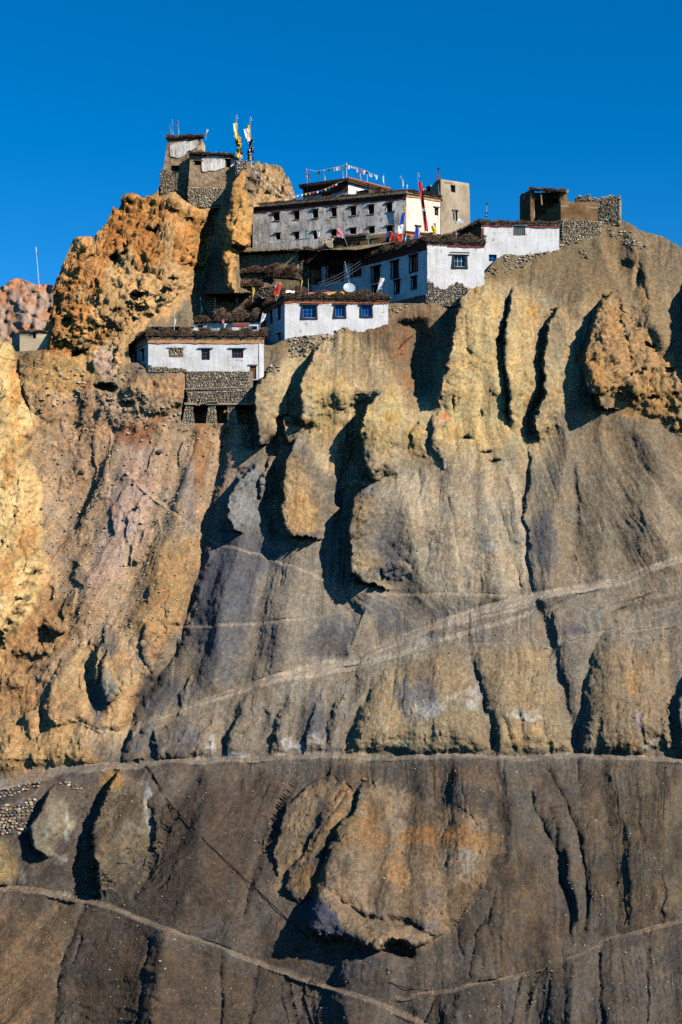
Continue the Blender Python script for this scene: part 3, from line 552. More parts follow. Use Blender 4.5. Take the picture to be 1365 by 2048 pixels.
def plaster(name, white, stain, under, dirt=.5, bare=.62):
    """lime wash with drip streaks, grime and patches where the mud shows through"""
    m = mat(name, white, .9); nt = m.node_tree; b = nt.nodes['Principled BSDF']; L = nt.links.new
    g = nt.nodes.new('ShaderNodeNewGeometry')
    def nz(sc, det, lo, hi):
        mp = nt.nodes.new('ShaderNodeMapping'); mp.inputs['Scale'].default_value = sc
        n = nt.nodes.new('ShaderNodeTexNoise'); n.inputs['Scale'].default_value = 1; n.inputs['Detail'].default_value = det; n.inputs['Roughness'].default_value = .7
        r = nt.nodes.new('ShaderNodeMapRange'); r.inputs[1].default_value = lo; r.inputs[2].default_value = hi
        L(g.outputs['Position'], mp.inputs[0]); L(mp.outputs[0], n.inputs['Vector']); L(n.outputs['Fac'], r.inputs[0]); return r.outputs[0]
    drips = nz((5.5,5.5,.45), 6, .44, .66); grime = nz((1.1,1.1,.9), 8, .42, .70); patch = nz((1.3,1.3,1.1), 9, bare, bare+.05)
    mu = nt.nodes.new('ShaderNodeMath'); mu.operation = 'ADD'; L(drips, mu.inputs[0]); L(grime, mu.inputs[1])
    m2 = nt.nodes.new('ShaderNodeMath'); m2.operation = 'MULTIPLY'; m2.use_clamp = True; m2.inputs[1].default_value = dirt; L(mu.outputs[0], m2.inputs[0])
    x1 = nt.nodes.new('ShaderNodeMix'); x1.data_type = 'RGBA'; x1.inputs['A'].default_value = (*white, 1); x1.inputs['B'].default_value = (*stain, 1); L(m2.outputs[0], x1.inputs['Factor'])
    x2 = nt.nodes.new('ShaderNodeMix'); x2.data_type = 'RGBA'; x2.inputs['B'].default_value = (*under, 1); L(x1.outputs['Result'], x2.inputs['A']); L(patch, x2.inputs['Factor'])
    L(x2.outputs['Result'], b.inputs['Base Color'])
    n2 = nt.nodes.new('ShaderNodeTexNoise'); n2.inputs['Scale'].default_value = 5; n2.inputs['Detail'].default_value = 8; L(g.outputs['Position'], n2.inputs['Vector'])
    sb = nt.nodes.new('ShaderNodeMath'); sb.operation = 'SUBTRACT'; L(n2.outputs['Fac'], sb.inputs[0]); L(patch, sb.inputs[1])
    bp = nt.nodes.new('ShaderNodeBump'); bp.inputs['Strength'].default_value = .45; bp.inputs['Distance'].default_value = .06; L(sb.outputs[0], bp.inputs['Height']); L(bp.outputs[0], b.inputs['Normal'])
    return m
t3 = lambda c: tuple(float(v) for v in c)
M = {}
M['white'] = plaster('lime_wash', (.70,.695,.69), (.48,.43,.36), (.42,.34,.25), .52, .62)
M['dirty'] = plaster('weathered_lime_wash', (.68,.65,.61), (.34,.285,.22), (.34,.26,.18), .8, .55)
M['cream'] = plaster('sun_tinted_cream_wash', (.74,.68,.58), (.48,.38,.26), (.46,.36,.25), .4, .66)  # warm sunlight on the end wall is mixed into this wash
M['mud'] = noise_mat('mud_plaster', [(.25,.195,.13),(.36,.285,.195),(.43,.345,.24)], (1.2,1.2,.6), 8, .95, .5)
M['fort'] = noise_mat('rough_fort_masonry', [(.15,.10,.058),(.27,.19,.112),(.37,.27,.165)], (1.6,1.6,1.6), 9, .95, 1.0, .12, (.36,.64), 4.0)
M['mud_brown'] = noise_mat('brown_mud_brick', [(.105,.06,.026),(.165,.095,.042),(.22,.135,.065)], (1.2,1.2,1.2), 8, .95, .5)
M['mud_pale'] = noise_mat('pale_or_sunlit_mud_brick', [(.40,.32,.20),(.50,.41,.27)], (1.5,1.5,1.5), 8, .95, .6)  # pale brick of the hut; elsewhere its paleness paints sunlit faces
M['mortar'] = noise_mat('earth_mortar', [(.22,.17,.12),(.33,.26,.18)], (3,3,3), 6, .95, .4)
M['orange'] = noise_mat('orange_ochre_paint', [(.42,.10,.035),(.55,.16,.06)], (2,2,6), 6, .9, .3)
M['ochre'] = noise_mat('pale_orange_paint', [(.44,.20,.08),(.58,.30,.13)], (2,2,6), 6, .9, .3)
M['maroon'] = noise_mat('maroon_paint', [(.20,.045,.04),(.30,.075,.065)], (2,2,6), 6, .9, .3)
M['darkred'] = noise_mat('dark_red_band_paint', [(.06,.022,.016),(.12,.045,.03)], (2,2,6), 6, .9, .3)
M['wood'] = noise_mat('brown_timber', [(.10,.05,.025),(.19,.10,.05)], (9,9,2), 5, .8, .2)
M['wood_pale'] = noise_mat('weathered_timber', [(.24,.18,.12),(.36,.28,.19)], (9,9,3), 5, .85, .2)
M['wood_red'] = noise_mat('red_brown_door_paint', [(.16,.055,.03),(.24,.09,.05)], (4,4,2), 5, .8, .2)
M['char'] = noise_mat('charcoal_window_paint', [(.022,.020,.022),(.045,.042,.045)], (4,4,4), 4, .8, .2)
M['blue'] = noise_mat('bright_blue_paint', [(.006,.10,.42),(.012,.17,.58)], (5,5,5), 4, .5, .1)
M['paleblue'] = noise_mat('pale_blue_paint', [(.25,.42,.52),(.36,.55,.64)], (5,5,5), 4, .5, .1)
M['glass'] = mat('dark_window_glass', (.012,.014,.018), .12, .5)
M['dark'] = mat('unlit_room', (.010,.008,.007), 1, 0)  # near-black sheet painting the shade inside unglazed openings
M['shutter'] = noise_mat('grey_metal_shutter', [(.07,.08,.08),(.12,.13,.13)], (8,8,.8), 4, .6, .1)
M['earth'] = noise_mat('roof_earth', [(.20,.15,.10),(.30,.23,.16)], (2,2,2), 6, .95, .5)
M['brush'] = noise_mat('brushwood_core', [(.035,.022,.016),(.09,.058,.040)], (5,5,8), 6, 1, .9, .12)
TW = [mat('twig_dark', (.050,.032,.022), .95), mat('twig_brown', (.115,.075,.050), .95), mat('twig_pale', (.22,.155,.10), .95), mat('twig_rust', (.17,.075,.038), .95)]
ST = [noise_mat('stone_'+n, [tuple(v*.7 for v in c), c], (5,5,5), 5, .92, .4) for n, c in (('buff',(.46,.36,.23)),('grey',(.22,.215,.205)),('brown',(.30,.21,.13)),('pale',(.58,.50,.38)),('slate',(.115,.115,.12)))]
def cloth(n, c): return noise_mat('cloth_'+n, [tuple(v*.75 for v in c), c], (6,6,6), 4, .9, .1)
CL = {n: cloth(n, c) for n, c in dict(white=(.80,.80,.78), red=(.62,.03,.025), blue=(.02,.06,.36), navy=(.02,.025,.10), yellow=(.78,.52,.04), green=(.015,.20,.12), teal=(.02,.26,.25), pink=(.62,.20,.24), lemon=(.80,.72,.30), grey=(.36,.36,.38), dark=(.03,.05,.07), olive=(.22,.18,.03), gold=(.75,.40,.02), maroon=(.16,.03,.04)).items()}
M['metal'] = mat('galvanised_pole', (.42,.42,.42), .45, .4); M['pole'] = noise_mat('pole_wood', [(.30,.24,.17),(.46,.38,.28)], (8,8,2), 4, .8, 0)
M['polewhite'] = mat('whitened_pole', (.68,.66,.62), .8); M['dish'] = mat('dish_enamel', (.40,.45,.48), .4, .4); M['black'] = mat('black_rubber', (.015,.015,.016), .6)
M['leaf'] = noise_mat('shrub_leaf', [(.025,.045,.012),(.07,.085,.025)], (6,6,6), 3, .9, 0)

# ------------------------------------------------------------------ mesh collecting
class MB:
    def __init__(s): s.v = []; s.f = []
    def quad(s, a, b, c, d):
        i = len(s.v); s.v += [tuple(a), tuple(b), tuple(c), tuple(d)]; s.f.append((i, i+1, i+2, i+3))
    def box(s, o, ux, uy, uz):
        """box from corner o along three edge vectors"""
        o, ux, uy, uz = map(Vector, (o, ux, uy, uz)); i = len(s.v)
        for k in range(8): s.v.append(tuple(o + ux*(k & 1) + uy*((k >> 1) & 1) + uz*((k >> 2) & 1)))
        s.f += [tuple(i+j for j in q) for q in ((0,2,3,1),(4,5,7,6),(0,1,5,4),(2,6,7,3),(0,4,6,2),(1,3,7,5))]
    def tube(s, pts, r0, r1=None, n=6):
        r1 = r0 if r1 is None else r1; pts = [Vector(p) for p in pts]; m = len(pts); i0 = len(s.v)
        for k, p in enumerate(pts):
            d = (pts[min(k+1, m-1)] - pts[max(k-1, 0)]).normalized()
            a = d.cross(Vector((.31, .9, .21))).normalized(); b = d.cross(a); r = r0 + (r1-r0)*k/max(m-1, 1)
            for j in range(n):
                t = 2*math.pi*j/n; s.v.append(tuple(p + (a*math.cos(t)+b*math.sin(t))*r))
        for k in range(m-1):
            for j in range(n):
                s.f.append((i0+k*n+j, i0+k*n+(j+1) % n, i0+(k+1)*n+(j+1) % n, i0+(k+1)*n+j))
        s.f.append(tuple(i0+j for j in range(n))[::-1]); s.f.append(tuple(i0+(m-1)*n+j for j in range(n)))
    def build(s, name, material, parent=None, smooth=False):
        me = bpy.data.meshes.new(name)
        off = parent.matrix_world_loc if False else (Vector(parent['_loc']) if parent and '_loc' in parent else Vector())
        me.from_pydata([tuple(Vector(v)-off) for v in s.v] if off.length else s.v, [], s.f); me.update()
        for m_ in (material if isinstance(material, list) else [material]): me.materials.append(m_)
        if smooth: me.polygons.foreach_set('use_smooth', [True]*len(me.polygons))
        o = bpy.data.objects.new(name, me); COL.objects.link(o)
        if parent: o.parent = parent
        if parent and '_loc' in parent: o['_loc'] = tuple(parent['_loc'])
        return o
def thing(name, label, cat, loc, group=None):
    o = bpy.data.objects.new(name, None); COL.objects.link(o); o.location = loc; o.empty_display_size = .5
    o['_loc'] = tuple(loc); return tag(o, label, cat, group)
def sub(o, s_): return o     # (sub-parts share the root's local frame: the part objects sit at its origin)

class Wall:
    """vertical wall between two plan points (left, right as seen from outside), heights z0..z1, with real openings"""
    def __init__(s, A, B, z0, z1, thick=.45, batterL=0, batterR=0, top=None):
        s.A = Vector((A[0], A[1])); s.B = Vector((B[0], B[1])); s.L = (s.B-s.A).length; s.u = (s.B-s.A)/s.L
        s.n = Vector((s.u.y, -s.u.x)); s.z0, s.z1, s.t = z0, z1, thick; s.op = []; s.bl, s.br = batterL, batterR; s.top = top
    def uv(s, px, py):
        k = (px-CX)/F
        # A + w*u = (k*Y, Y)
        Yv = (s.A.x*s.u.y - s.A.y*s.u.x)/(k*s.u.y - s.u.x)
        w = (Vector((k*Yv, Yv))-s.A).dot(s.u); return w, (HY-py)/F*Yv
    def rect(s, x0, y0, x1, y1):
        xm = (y0+y1)/2
        a, _ = s.uv(x0, xm); b, _ = s.uv(x1, xm); _, zt = s.uv((x0+x1)/2, y0); _, zb = s.uv((x0+x1)/2, y1)
        return a, zb, b, zt
    def P(s, w, z, d=0):
        f = (s.z1-z)/(s.z1-s.z0); wl = w + (-s.bl*(1-w/s.L) + s.br*(w/s.L))*f
        q = s.A + s.u*wl + s.n*d; return Vector((q.x, q.y, z))
    def open(s, r): s.op.append(r); return r
    def build(s, name, material, parent, wob=.03, step=.55, ragged=0, seed=0):
        us = {0., s.L}; zs = {s.z0, s.z1}
        for a, b, c, d in s.op: us |= {a, c}; zs |= {b, d}
        def fill(vals):
            vals = sorted(vals); out = []
            for i in range(len(vals)-1):
                k = max(1, int((vals[i+1]-vals[i])/step+.5)); out += [vals[i]+(vals[i+1]-vals[i])*j/k for j in range(k)]
            return out + [vals[-1]]
        us, zs = fill(us), fill(zs); mb = MB(); nz = len(zs); rnd = random.Random(seed or hash(name) % 999)
        for i, u_ in enumerate(us):
            ztop = s.z1 + (rnd.uniform(-ragged, ragged*.3) if ragged else 0)
            for z in zs:
                edge = u_ in (0., s.L)
                d = 0 if edge else wob*(math.sin(u_*1.7+z*2.3+seed)+math.sin(u_*4.1-z*3.1+seed*2)*.5+rnd.uniform(-.4,.4))
                zz = z
                if ragged and z > s.z1-.5*step: zz = ztop
                if s.top and z > s.z0 + .4*(s.z1-s.z0): zz = z + s.top*(u_/s.L)*((z-s.z0)/(s.z1-s.z0))
                mb.v.append(tuple(s.P(u_, zz, d)))
        def cut(u_, z): return any(a-1e-6 < u_ < c+1e-6 and b-1e-6 < z < d+1e-6 for a, b, c, d in s.op)
        for i in range(len(us)-1):
            for j in range(nz-1):
                if cut((us[i]+us[i+1])/2, (zs[j]+zs[j+1])/2): continue
                mb.f.append((i*nz+j, (i+1)*nz+j, (i+1)*nz+j+1, i*nz+j+1))
        n_grid = len(mb.f); r = -.42
        for a, b, c, d in s.op:
            P_ = s.P
            mb.quad(P_(a,b,0), P_(a,d,0), P_(a,d,r), P_(a,b,r)); mb.quad(P_(c,d,0), P_(c,b,0), P_(c,b,r), P_(c,d,r))
            mb.quad(P_(a,d,0), P_(c,d,0), P_(c,d,r), P_(a,d,r)); mb.quad(P_(c,b,0), P_(a,b,0), P_(a,b,r), P_(c,b,r))
        tv = s.top or 0
        i0 = len(mb.v)     # wall thickness: top and ends
        for i in range(len(us)):
            a = Vector(mb.v[i*nz+nz-1]); mb.v.append(tuple(a - Vector((s.n.x, s.n.y, 0))*s.t))
        for i in range(len(us)-1): mb.f.append((i*nz+nz-1, (i+1)*nz+nz-1, i0+i+1, i0+i))
        mb.quad(s.P(0,s.z0,0), s.P(0,s.z1,0), s.P(0,s.z1,-s.t), s.P(0,s.z0,-s.t)); mb.quad(s.P(s.L,s.z1+tv,0), s.P(s.L,s.z0,0), s.P(s.L,s.z0,-s.t), s.P(s.L,s.z1+tv,-s.t))
        o_ = mb.build(name, material, parent); ng = n_grid; o_.data.polygons.foreach_set('use_smooth', [k < ng for k in range(len(o_.data.polygons))]); return o_
    def slab(s, mb, a, b, c, d, d0, d1):
        """box on the wall plane from (a,b) to (c,d), between offsets d0..d1 outward"""
        n3 = Vector((s.n.x, s.n.y, 0)); o = s.P(a, b, d0)
        mb.box(o, s.P(c, b, d0)-o, n3*(d1-d0), Vector((0,0,d-b)))
def window(w, rect_px, parent, frame='wood', cols=2, rows=2, surround=None, lintel='wood', lint_over=.14, glass='glass', bar=.05, sill=None, lint_h=.10):
    a, b, c, d = w.open(w.rect(*rect_px)); dz = -.16
    mb = MB(); t = bar
    w.slab(mb, a, b, a+t, d, dz-.06, dz); w.slab(mb, c-t, b, c, d, dz-.06, dz); w.slab(mb, a+t, b, c-t, b+t, dz-.06, dz-.002); w.slab(mb, a+t, d-t, c-t, d, dz-.06, dz-.002)
    root = mb.build('window', M[frame], parent)
    for k in range(1, cols):
        m2 = MB(); x = a + (c-a)*k/cols; w.slab(m2, x-t*.4, b+t, x+t*.4, d-t, dz-.05, dz-.006); m2.build('mullion', M[frame], root)
    for k in range(1, rows):
        m2 = MB(); z = b + (d-b)*k/rows; w.slab(m2, a+t, z-t*.35, c-t, z+t*.35, dz-.052, dz-.010); m2.build('glazing_bar', M[frame], root)
    m2 = MB(); w.slab(m2, a, b, c, d, dz-.10, dz-.07); m2.build('pane_or_room_shade', M[glass], root)
    if surround:
        k = surround; m2 = MB(); f = .09
        n3 = Vector((w.n.x, w.n.y, 0))
        def trap(x0, x1, x2, x3, z0, z1):      # bottom x0..x1, top x2..x3
            i = len(m2.v)
            for dd in (.004, f):
                m2.v += [tuple(w.P(x0,z0,dd)), tuple(w.P(x1,z0,dd)), tuple(w.P(x3,z1,dd)), tuple(w.P(x2,z1,dd))]
            m2.f += [(i+4,i+5,i+6,i+7),(i,i+4,i+7,i+3),(i+5,i+1,i+2,i+6),(i,i+1,i+5,i+4),(i+7,i+6,i+2,i+3)]
        trap(a-k*1.25, a, a-k*.9, a, b-k*.2, d+.02); trap(c, c+k*1.25, c, c+k*.9, b-k*.2, d+.02); trap(a-k*1.3, c+k*1.3, a-k*1.25, c+k*1.25, b-k*1.1, b-k*.2)
        m2.build('surround', M['char'], root)
    if lintel:
        m2 = MB(); e = lint_over + (surround or 0)
        w.slab(m2, a-e, d, c+e, d+lint_h, -.05, .16); m2.build('lintel', M[lintel], root)
    if sill:
        m2 = MB(); w.slab(m2, a-.08, b-.07, c+.08, b, .004, .07); m2.build('sill', M[sill], root)
    return root
def hole(w, rect_px, parent, frame='wood', lintel='wood', bars=0):
    """unglazed dark opening with a timber lintel and a rough frame"""
    return window(w, rect_px, parent, frame, 1+bars, 1, None, lintel, .12, 'dark', .045, None, .07)
def band(w, x0, x1, py0, py1, m, parent, name='painted_band', out=.085):
    """strip along the wall; rows measured at the wall's right end"""
    a = 0 if x0 is None else w.uv(x0, py0)[0]; b = w.L if x1 is None else w.uv(x1, py0)[0]
    Yr = w.B.y; z1, z0 = Z_of(py0, Yr), Z_of(py1, Yr); mb = MB(); n = max(2, int((b-a)/.5)); rnd = random.Random(int(py0*7+a*10))
    zz = [z0 + rnd.uniform(-.05,.05) for _ in range(n+1)]
    for i in range(n):
        p, q = a+(b-a)*i/n, a+(b-a)*(i+1)/n; j = len(mb.v)
        for d in (.003, out):
            mb.v += [tuple(w.P(p,zz[i],d)), tuple(w.P(q,zz[i+1],d)), tuple(w.P(q,z1,d)), tuple(w.P(p,z1,d))]
        mb.f += [(j+4,j+5,j+6,j+7),(j,j+1,j+5,j+4),(j+3,j+7,j+6,j+2)]
        if i == 0: mb.f.append((j,j+4,j+7,j+3))
        if i == n-1: mb.f.append((j+1,j+2,j+6,j+5))
    return mb.build(name, M[m], parent)
def roof(parent, pts, z, th=.25, name='flat_roof', m='earth'):
    mb = MB(); n = len(pts)
    for zz in (z, z+th): mb.v += [(p[0], p[1], zz) for p in pts]
    mb.f += [tuple(range(n))[::-1], tuple(range(n, 2*n))] + [(i, (i+1) % n, n+(i+1) % n, n+i) for i in range(n)]
    return mb.build(name, M[m], parent)
def brush(parent, A, B, z, h=.8, out=.35, inn=.7, dens=70, mats=(0,0,1,1,2), name='brushwood_edge', seed=1, sag=.12, droop=.0, dz=None):
    """bundles of brushwood laid along a roof edge: a lumpy core plus single twigs"""
    A = Vector((A[0], A[1])); B = Vector((B[0], B[1])); L = (B-A).length; u = (B-A)/L; n = Vector((u.y, -u.x)); r = random.Random(seed)
    z2 = z if dz is None else z+dz
    mb = MB(); k = max(4, int(L/.28)); prof = 9
    for i in range(k+1):
        f = i/k; c = A + u*(L*f); zz = z + (z2-z)*f; hh = h*(.84+.26*math.sin(i*.9+seed)+.1*math.sin(i*2.7)*1) * r.uniform(.85,1.12)
        if i in (0, k): hh *= .7
        for j in range(prof):
            a = math.pi*j/(prof-1); o = -inn+(out+inn)*(.5+.5*math.cos(a)); o += r.uniform(-.08,.08)
            q = c + n*o; mb.v.append((q.x, q.y, zz + hh*math.sin(a)**.7*.9 + r.uniform(-.05,.07) - (sag if o > .1 else 0)*r.random()))
    for i in range(k):
        for j in range(prof-1): mb.f.append((i*prof+j, i*prof+j+1, (i+1)*prof+j+1, (i+1)*prof+j))
        mb.f.append((i*prof, (i+1)*prof, (i+1)*prof+prof-1, i*prof+prof-1))
    mb.f.append(tuple(range(prof))); mb.f.append(tuple(k*prof+j for j in range(prof))[::-1])
    core = mb.build(name, M['brush'], parent)
    V_ = []; F_ = []; mi = []
    for i in range(int(L*dens)):
        f = r.random(); a = math.pi*r.uniform(-.05, .82); hh = h*(.84+.26*math.sin(f*k*.9+seed)+.1*math.sin(f*k*2.7))
        o = -inn+(out+inn)*(.5+.5*math.cos(a)); c = A + u*(L*f) + n*(o+.02)
        p = Vector((c.x, c.y, z+(z2-z)*f + hh*max(0, math.sin(a))**.7*.92 + .02))
        # mostly pointing outwards and along the edge, drooping
        t = Vector((n.x, n.y, 0))*r.uniform(.2, 1.0) + Vector((u.x, u.y, 0))*r.gauss(0, .9) + Vector((0,0,1))*r.gauss(-.12-droop, .28)
        t.normalize(); ln = r.uniform(.25, .75); w_ = r.uniform(.012, .030)
        s1 = t.cross(Vector((r.gauss(0,1), r.gauss(0,1), r.gauss(0,1)))).normalized()*w_; s2 = t.cross(s1).normalized()*w_
        p0 = p - t*ln*.45; p1 = p + t*ln*.55; j = len(V_)
        V_ += [p0+s1, p0-s1*.5+s2*.87, p0-s1*.5-s2*.87, p1+s1*.4, p1-s1*.2+s2*.35, p1-s1*.2-s2*.35]
        F_ += [(j,j+1,j+4,j+3),(j+1,j+2,j+5,j+4),(j+2,j,j+3,j+5)]; mi += [r.choice(mats)]*3
    mb = MB(); mb.v = [tuple(v) for v in V_]; mb.f = F_
    o = mb.build('twigs', TW, core); o.data.polygons.foreach_set('material_index', mi); o['kind'] = 'stuff'
    return core
def rock_mesh(name, seed, sub=1, flat=.75):
    bm = bmesh.new(); bmesh.ops.create_icosphere(bm, subdivisions=sub, radius=1); r = random.Random(seed)
    # planes chip the ball into a stone
    for k in range(9):
        n = Vector((r.gauss(0,1), r.gauss(0,1), r.gauss(0,1))).normalized(); c = r.uniform(.55, .85)
        for v in bm.verts:
            d = v.co.dot(n)-c
            if d > 0: v.co -= n*d
    for v in bm.verts: v.co *= r.uniform(.93,1.07); v.co.z *= flat
    me = bpy.data.meshes.new(name); bm.to_mesh(me); bm.free(); return me
STONES = [rock_mesh('stone', s_, 1, .7) for s_ in range(8)]
def _np(me):
    v = np.empty(len(me.vertices)*3, np.float32); me.vertices.foreach_get('co', v)
    f = np.empty(len(me.polygons)*3, np.int32); me.polygons.foreach_get('vertices', f); return v.reshape(-1,3), f.reshape(-1,3)
SNP = [_np(m_) for m_ in STONES]
def stones_joined(name, items, parent, kind='stuff'):
    """items: (position, size xyz, material index, heading)"""
    V_ = []; F_ = []; mi = []; k = 0; off = Vector(parent['_loc']) if parent and '_loc' in parent else Vector()
    for p, sz, m_, ang in items:
        v, f = SNP[random.randrange(8)]; c, s_ = math.cos(ang), math.sin(ang)
        w_ = v*np.array(sz, np.float32); w_ = np.stack([w_[:,0]*c-w_[:,1]*s_, w_[:,0]*s_+w_[:,1]*c, w_[:,2]], 1)
        V_.append(w_+np.array(p-off, np.float32)); F_.append(f+k); mi += [m_]*len(f); k += len(v)
    o = mesh_np(name, np.concatenate(V_), np.concatenate(F_), None, False, parent)
    for m_ in ST: o.data.materials.append(m_)
    o.data.polygons.foreach_set('material_index', mi); o['kind'] = kind
    return o
def stone_face(w, name, parent, z0=None, z1=None, a=0, b=None, size=.26, mats=(0,0,2,3,1), out=.02, back='mortar', backname='mortar_core', top=None):
    """coursed rubble over the wall's outer face, mortar core behind"""
    z0 = w.z0 if z0 is None else z0; z1 = w.z1 if z1 is None else z1; b = w.L if b is None else b; items = []; ang = math.atan2(w.u.y, w.u.x); z = z0
    while z < z1:
        hh = size*random.uniform(.42,.66); x = a + random.uniform(0, size*.5)
        while x < b:
            ln = size*random.choice((.45,.6,.8,1,1.2,1.7))
            lim = z1 if top is None else z0+(z1-z0)*top((x-a)/(b-a))
            if z+hh*.5 < lim: items.append((w.P(min(x+ln/2,b), z+hh/2, out+random.uniform(-.03,.03)), (ln*.56, .16, hh*.66/.7), random.choice(mats), ang+random.uniform(-.15,.15)))
            x += ln*.98
        z += hh*.92
    return stones_joined(name, items, parent)
def xy(px, Y): return (X_of(px, Y), Y)
# ------------------------------------------------------------------ the village
def house(name, label, px, py, Y, cat='house'): return thing(name, label, cat, pt(px, py, Y))

# ---- house A: long low white house with its stone base and terrace on piers
Ya = 160.5
hA = house('white_house', 'long low white house with brushwood roof, brown windows and rubble stone base', 400, 745, Ya)
a0, a1, aL, aR = xy(297, Ya), xy(528, Ya), xy(257, 166.5), xy(512, 168)
zt = Z_of(678, Ya)
wf = Wall(a0, a1, Z_of(760, Ya), zt); wl = Wall(aL, a0, Z_of(745, Ya), zt); wr = Wall(a1, aR, Z_of(760, Ya), zt)
window(wf, (403,697,420,720), hA, 'wood', 2, 3, None, 'wood_pale', .35, lint_h=.05); window(wf, (464,697,487,716), hA, 'wood', 4, 2, None, 'wood_pale', .35, lint_h=.05)
n_ = wf.rect(338,696,367,714); wf.open(n_)
window(wl, (266,706,274,724), hA, 'char', 1, 1, None, 'char'); window(wl, (282,700,289,723), hA, 'char', 1, 1, None, 'char')
dr = wf.open(wf.rect(500,731,513,758))
wf.build('front_wall', M['white'], hA, seed=3); wl.build('side_wall', M['white'], hA, seed=4); wr.build('side_wall', M['white'], hA, seed=5)
mb = MB(); wf.slab(mb, n_[0], n_[1], n_[2], n_[3], -.30, -.12); bk = mb.build('walled_up_window', M['mortar'], hA)
stn = Wall(wf.P(n_[0],0,-.1).xy, wf.P(n_[2],0,-.1).xy, n_[1], n_[3]); so = stone_face(stn, 'infill_stones', bk, size=.30, mats=(0,0,3,2))
mb = MB(); wf.slab(mb, n_[0]-.2, n_[3], n_[2]+.2, n_[3]+.05, .006, .06); mb.build('lintel', M['wood_pale'], bk)
mb = MB(); wf.slab(mb, dr[0], dr[1], dr[2], dr[3], -.16, -.10); dd = mb.build('door', M['wood_red'], hA)
for f0 in (.18,.45,.72):
    mb = MB(); z_ = dr[1]+(dr[3]-dr[1])*f0; wf.slab(mb, dr[0], z_, dr[2], z_+.09, -.10, -.07); mb.build('door_rail', M['wood'], dd)
mb = MB(); wf.slab(mb, dr[0]-.15, dr[3], dr[2]+.15, dr[3]+.10, .006, .12); mb.build('door_lintel', M['wood_pale'], dd)
band(wf, None, None, 679, 687, 'ochre', hA); band(wl, None, None, 679, 687, 'ochre', hA)
roof(hA, [(a0[0]-.1,a0[1]-.15),(a1[0]+.1,a1[1]-.15),aR,aL], zt+.004, .16)
brush(hA, (a0[0]-.2,a0[1]), (a1[0]+.35,a1[1]), zt+.27, .9, .30, 1.3, 170, (0,1,1,2,2), seed=2); brush(hA, aL, (a0[0]+.3,a0[1]), zt+.27, .85, .34, 1.0, 150, (0,0,1,1), seed=3)
sb = Wall(xy(371,Ya-.25), xy(506,Ya-.25), Z_of(795,Ya), Z_of(744,Ya))
mb = MB(); sb.slab(mb, 0, sb.z0, sb.L, sb.z1, -.4, -.04); sbp = mb.build('stone_base', M['mortar'], hA)
dw = sb.rect(500,700,513,759)
stone_face(sb, 'base_stones', sbp, size=.23, b=dw[0]-.1, mats=(0,0,0,1,2,3,3))
sb2 = Wall(xy(296,Ya-.08), xy(373,Ya-.08), Z_of(745,Ya), Z_of(731,Ya)); stone_face(sb2, 'footing_stones', hA, size=.24, mats=(0,0,2,3), top=lambda f: 1-.5*f)
# terrace on piers: its own masonry in front
Yt = 159.3
tr_ = thing('stone_terrace', 'rubble stone terrace on three tapering piers below the long white house', 'terrace', pt(440, 850, Yt))
tw = Wall(xy(374,Yt), xy(509,Yt), Z_of(805,Yt), Z_of(779,Yt), top=.25)
mb = MB(); tw.slab(mb, 0, tw.z0, tw.L, tw.z1, -1.6, -.05); tp = mb.build('parapet_wall', M['mortar'], tr_); stone_face(tw, 'parapet_stones', tp, size=.24, mats=(0,0,1,2,3,2), top=lambda f: .75+.25*f)
mb = MB(); tw.slab(mb, -.2, tw.z0-.22, tw.L+.1, tw.z0-.002, -3.2, .06); mb.build('floor_slab', M['mud'], tr_)
mb = MB(); mb.tube([tw.P(-.1,tw.z1+.05,.12), tw.P(tw.L*.5,tw.z1+.12,.12), tw.P(tw.L,tw.z1+.22,.1)], .06); mb.build('timber_beam', M['wood_pale'], tr_)
mb = MB(); mb.tube([tw.P(.9,tw.z0-.3,.2), tw.P(2.2,tw.z0+.05,.2), tw.P(3.1,tw.z0+.06,.2)], .05); mb.build('timber_beam', M['wood_pale'], tr_)
mb = MB(); mb.tube([tw.P(1.2,tw.z0-.35,.25), tw.P(1.45,tw.z0+.5,.22)], .05); mb.build('timber_post', M['wood_pale'], tr_)
for xa, xb, xc, xd, yb in ((372,385,362,386,846),(417,430,410,432,850),(455,470,454,476,852)):
    Yp = 159.5; zb, zt2 = Z_of(yb+4,Yp), tw.z0-.21
    mb = MB(); i = 0
    for (p, q, z, th) in ((xc,xd,zb,1.5),(xa,xb,zt2,.9)):
        mb.v += [(*xy(p,Yp),z),(*xy(q,Yp),z),(X_of(q,Yp),Yp+th,z),(X_of(p,Yp),Yp+th,z)]
    mb.f += [(0,1,5,4),(1,2,6,5),(2,3,7,6),(3,0,4,7),(4,5,6,7)]
    pr = mb.build('pier', M['mortar'], tr_); items = []
    z = zb
    while z < zt2:
        f = (z-zb)/(zt2-zb); x0_, x1_ = xc+(xa-xc)*f, xd+(xb-xd)*f; hh = .14*random.uniform(.7,1.2); x = X_of(x0_,Yp)
        while x < X_of(x1_,Yp)-.05:
            ln = .26*random.uniform(.6,1.3); items.append((Vector((min(x+ln/2, X_of(x1_,Yp)), Yp-.02, z+hh/2)), (ln*.55,.15,hh*.9), random.choice((0,0,1,2,3)), random.uniform(-.2,.2))); x += ln
        yy_ = Yp
        while yy_ < Yp+1.0: items.append((Vector((X_of(x1_,Yp)+.0, yy_+.1, z+hh/2)), (.12,.16,hh*.9), random.choice((0,1,2,4)), 0)); yy_ += .3
        z += hh*.95
    stones_joined('pier_stones', items, pr)

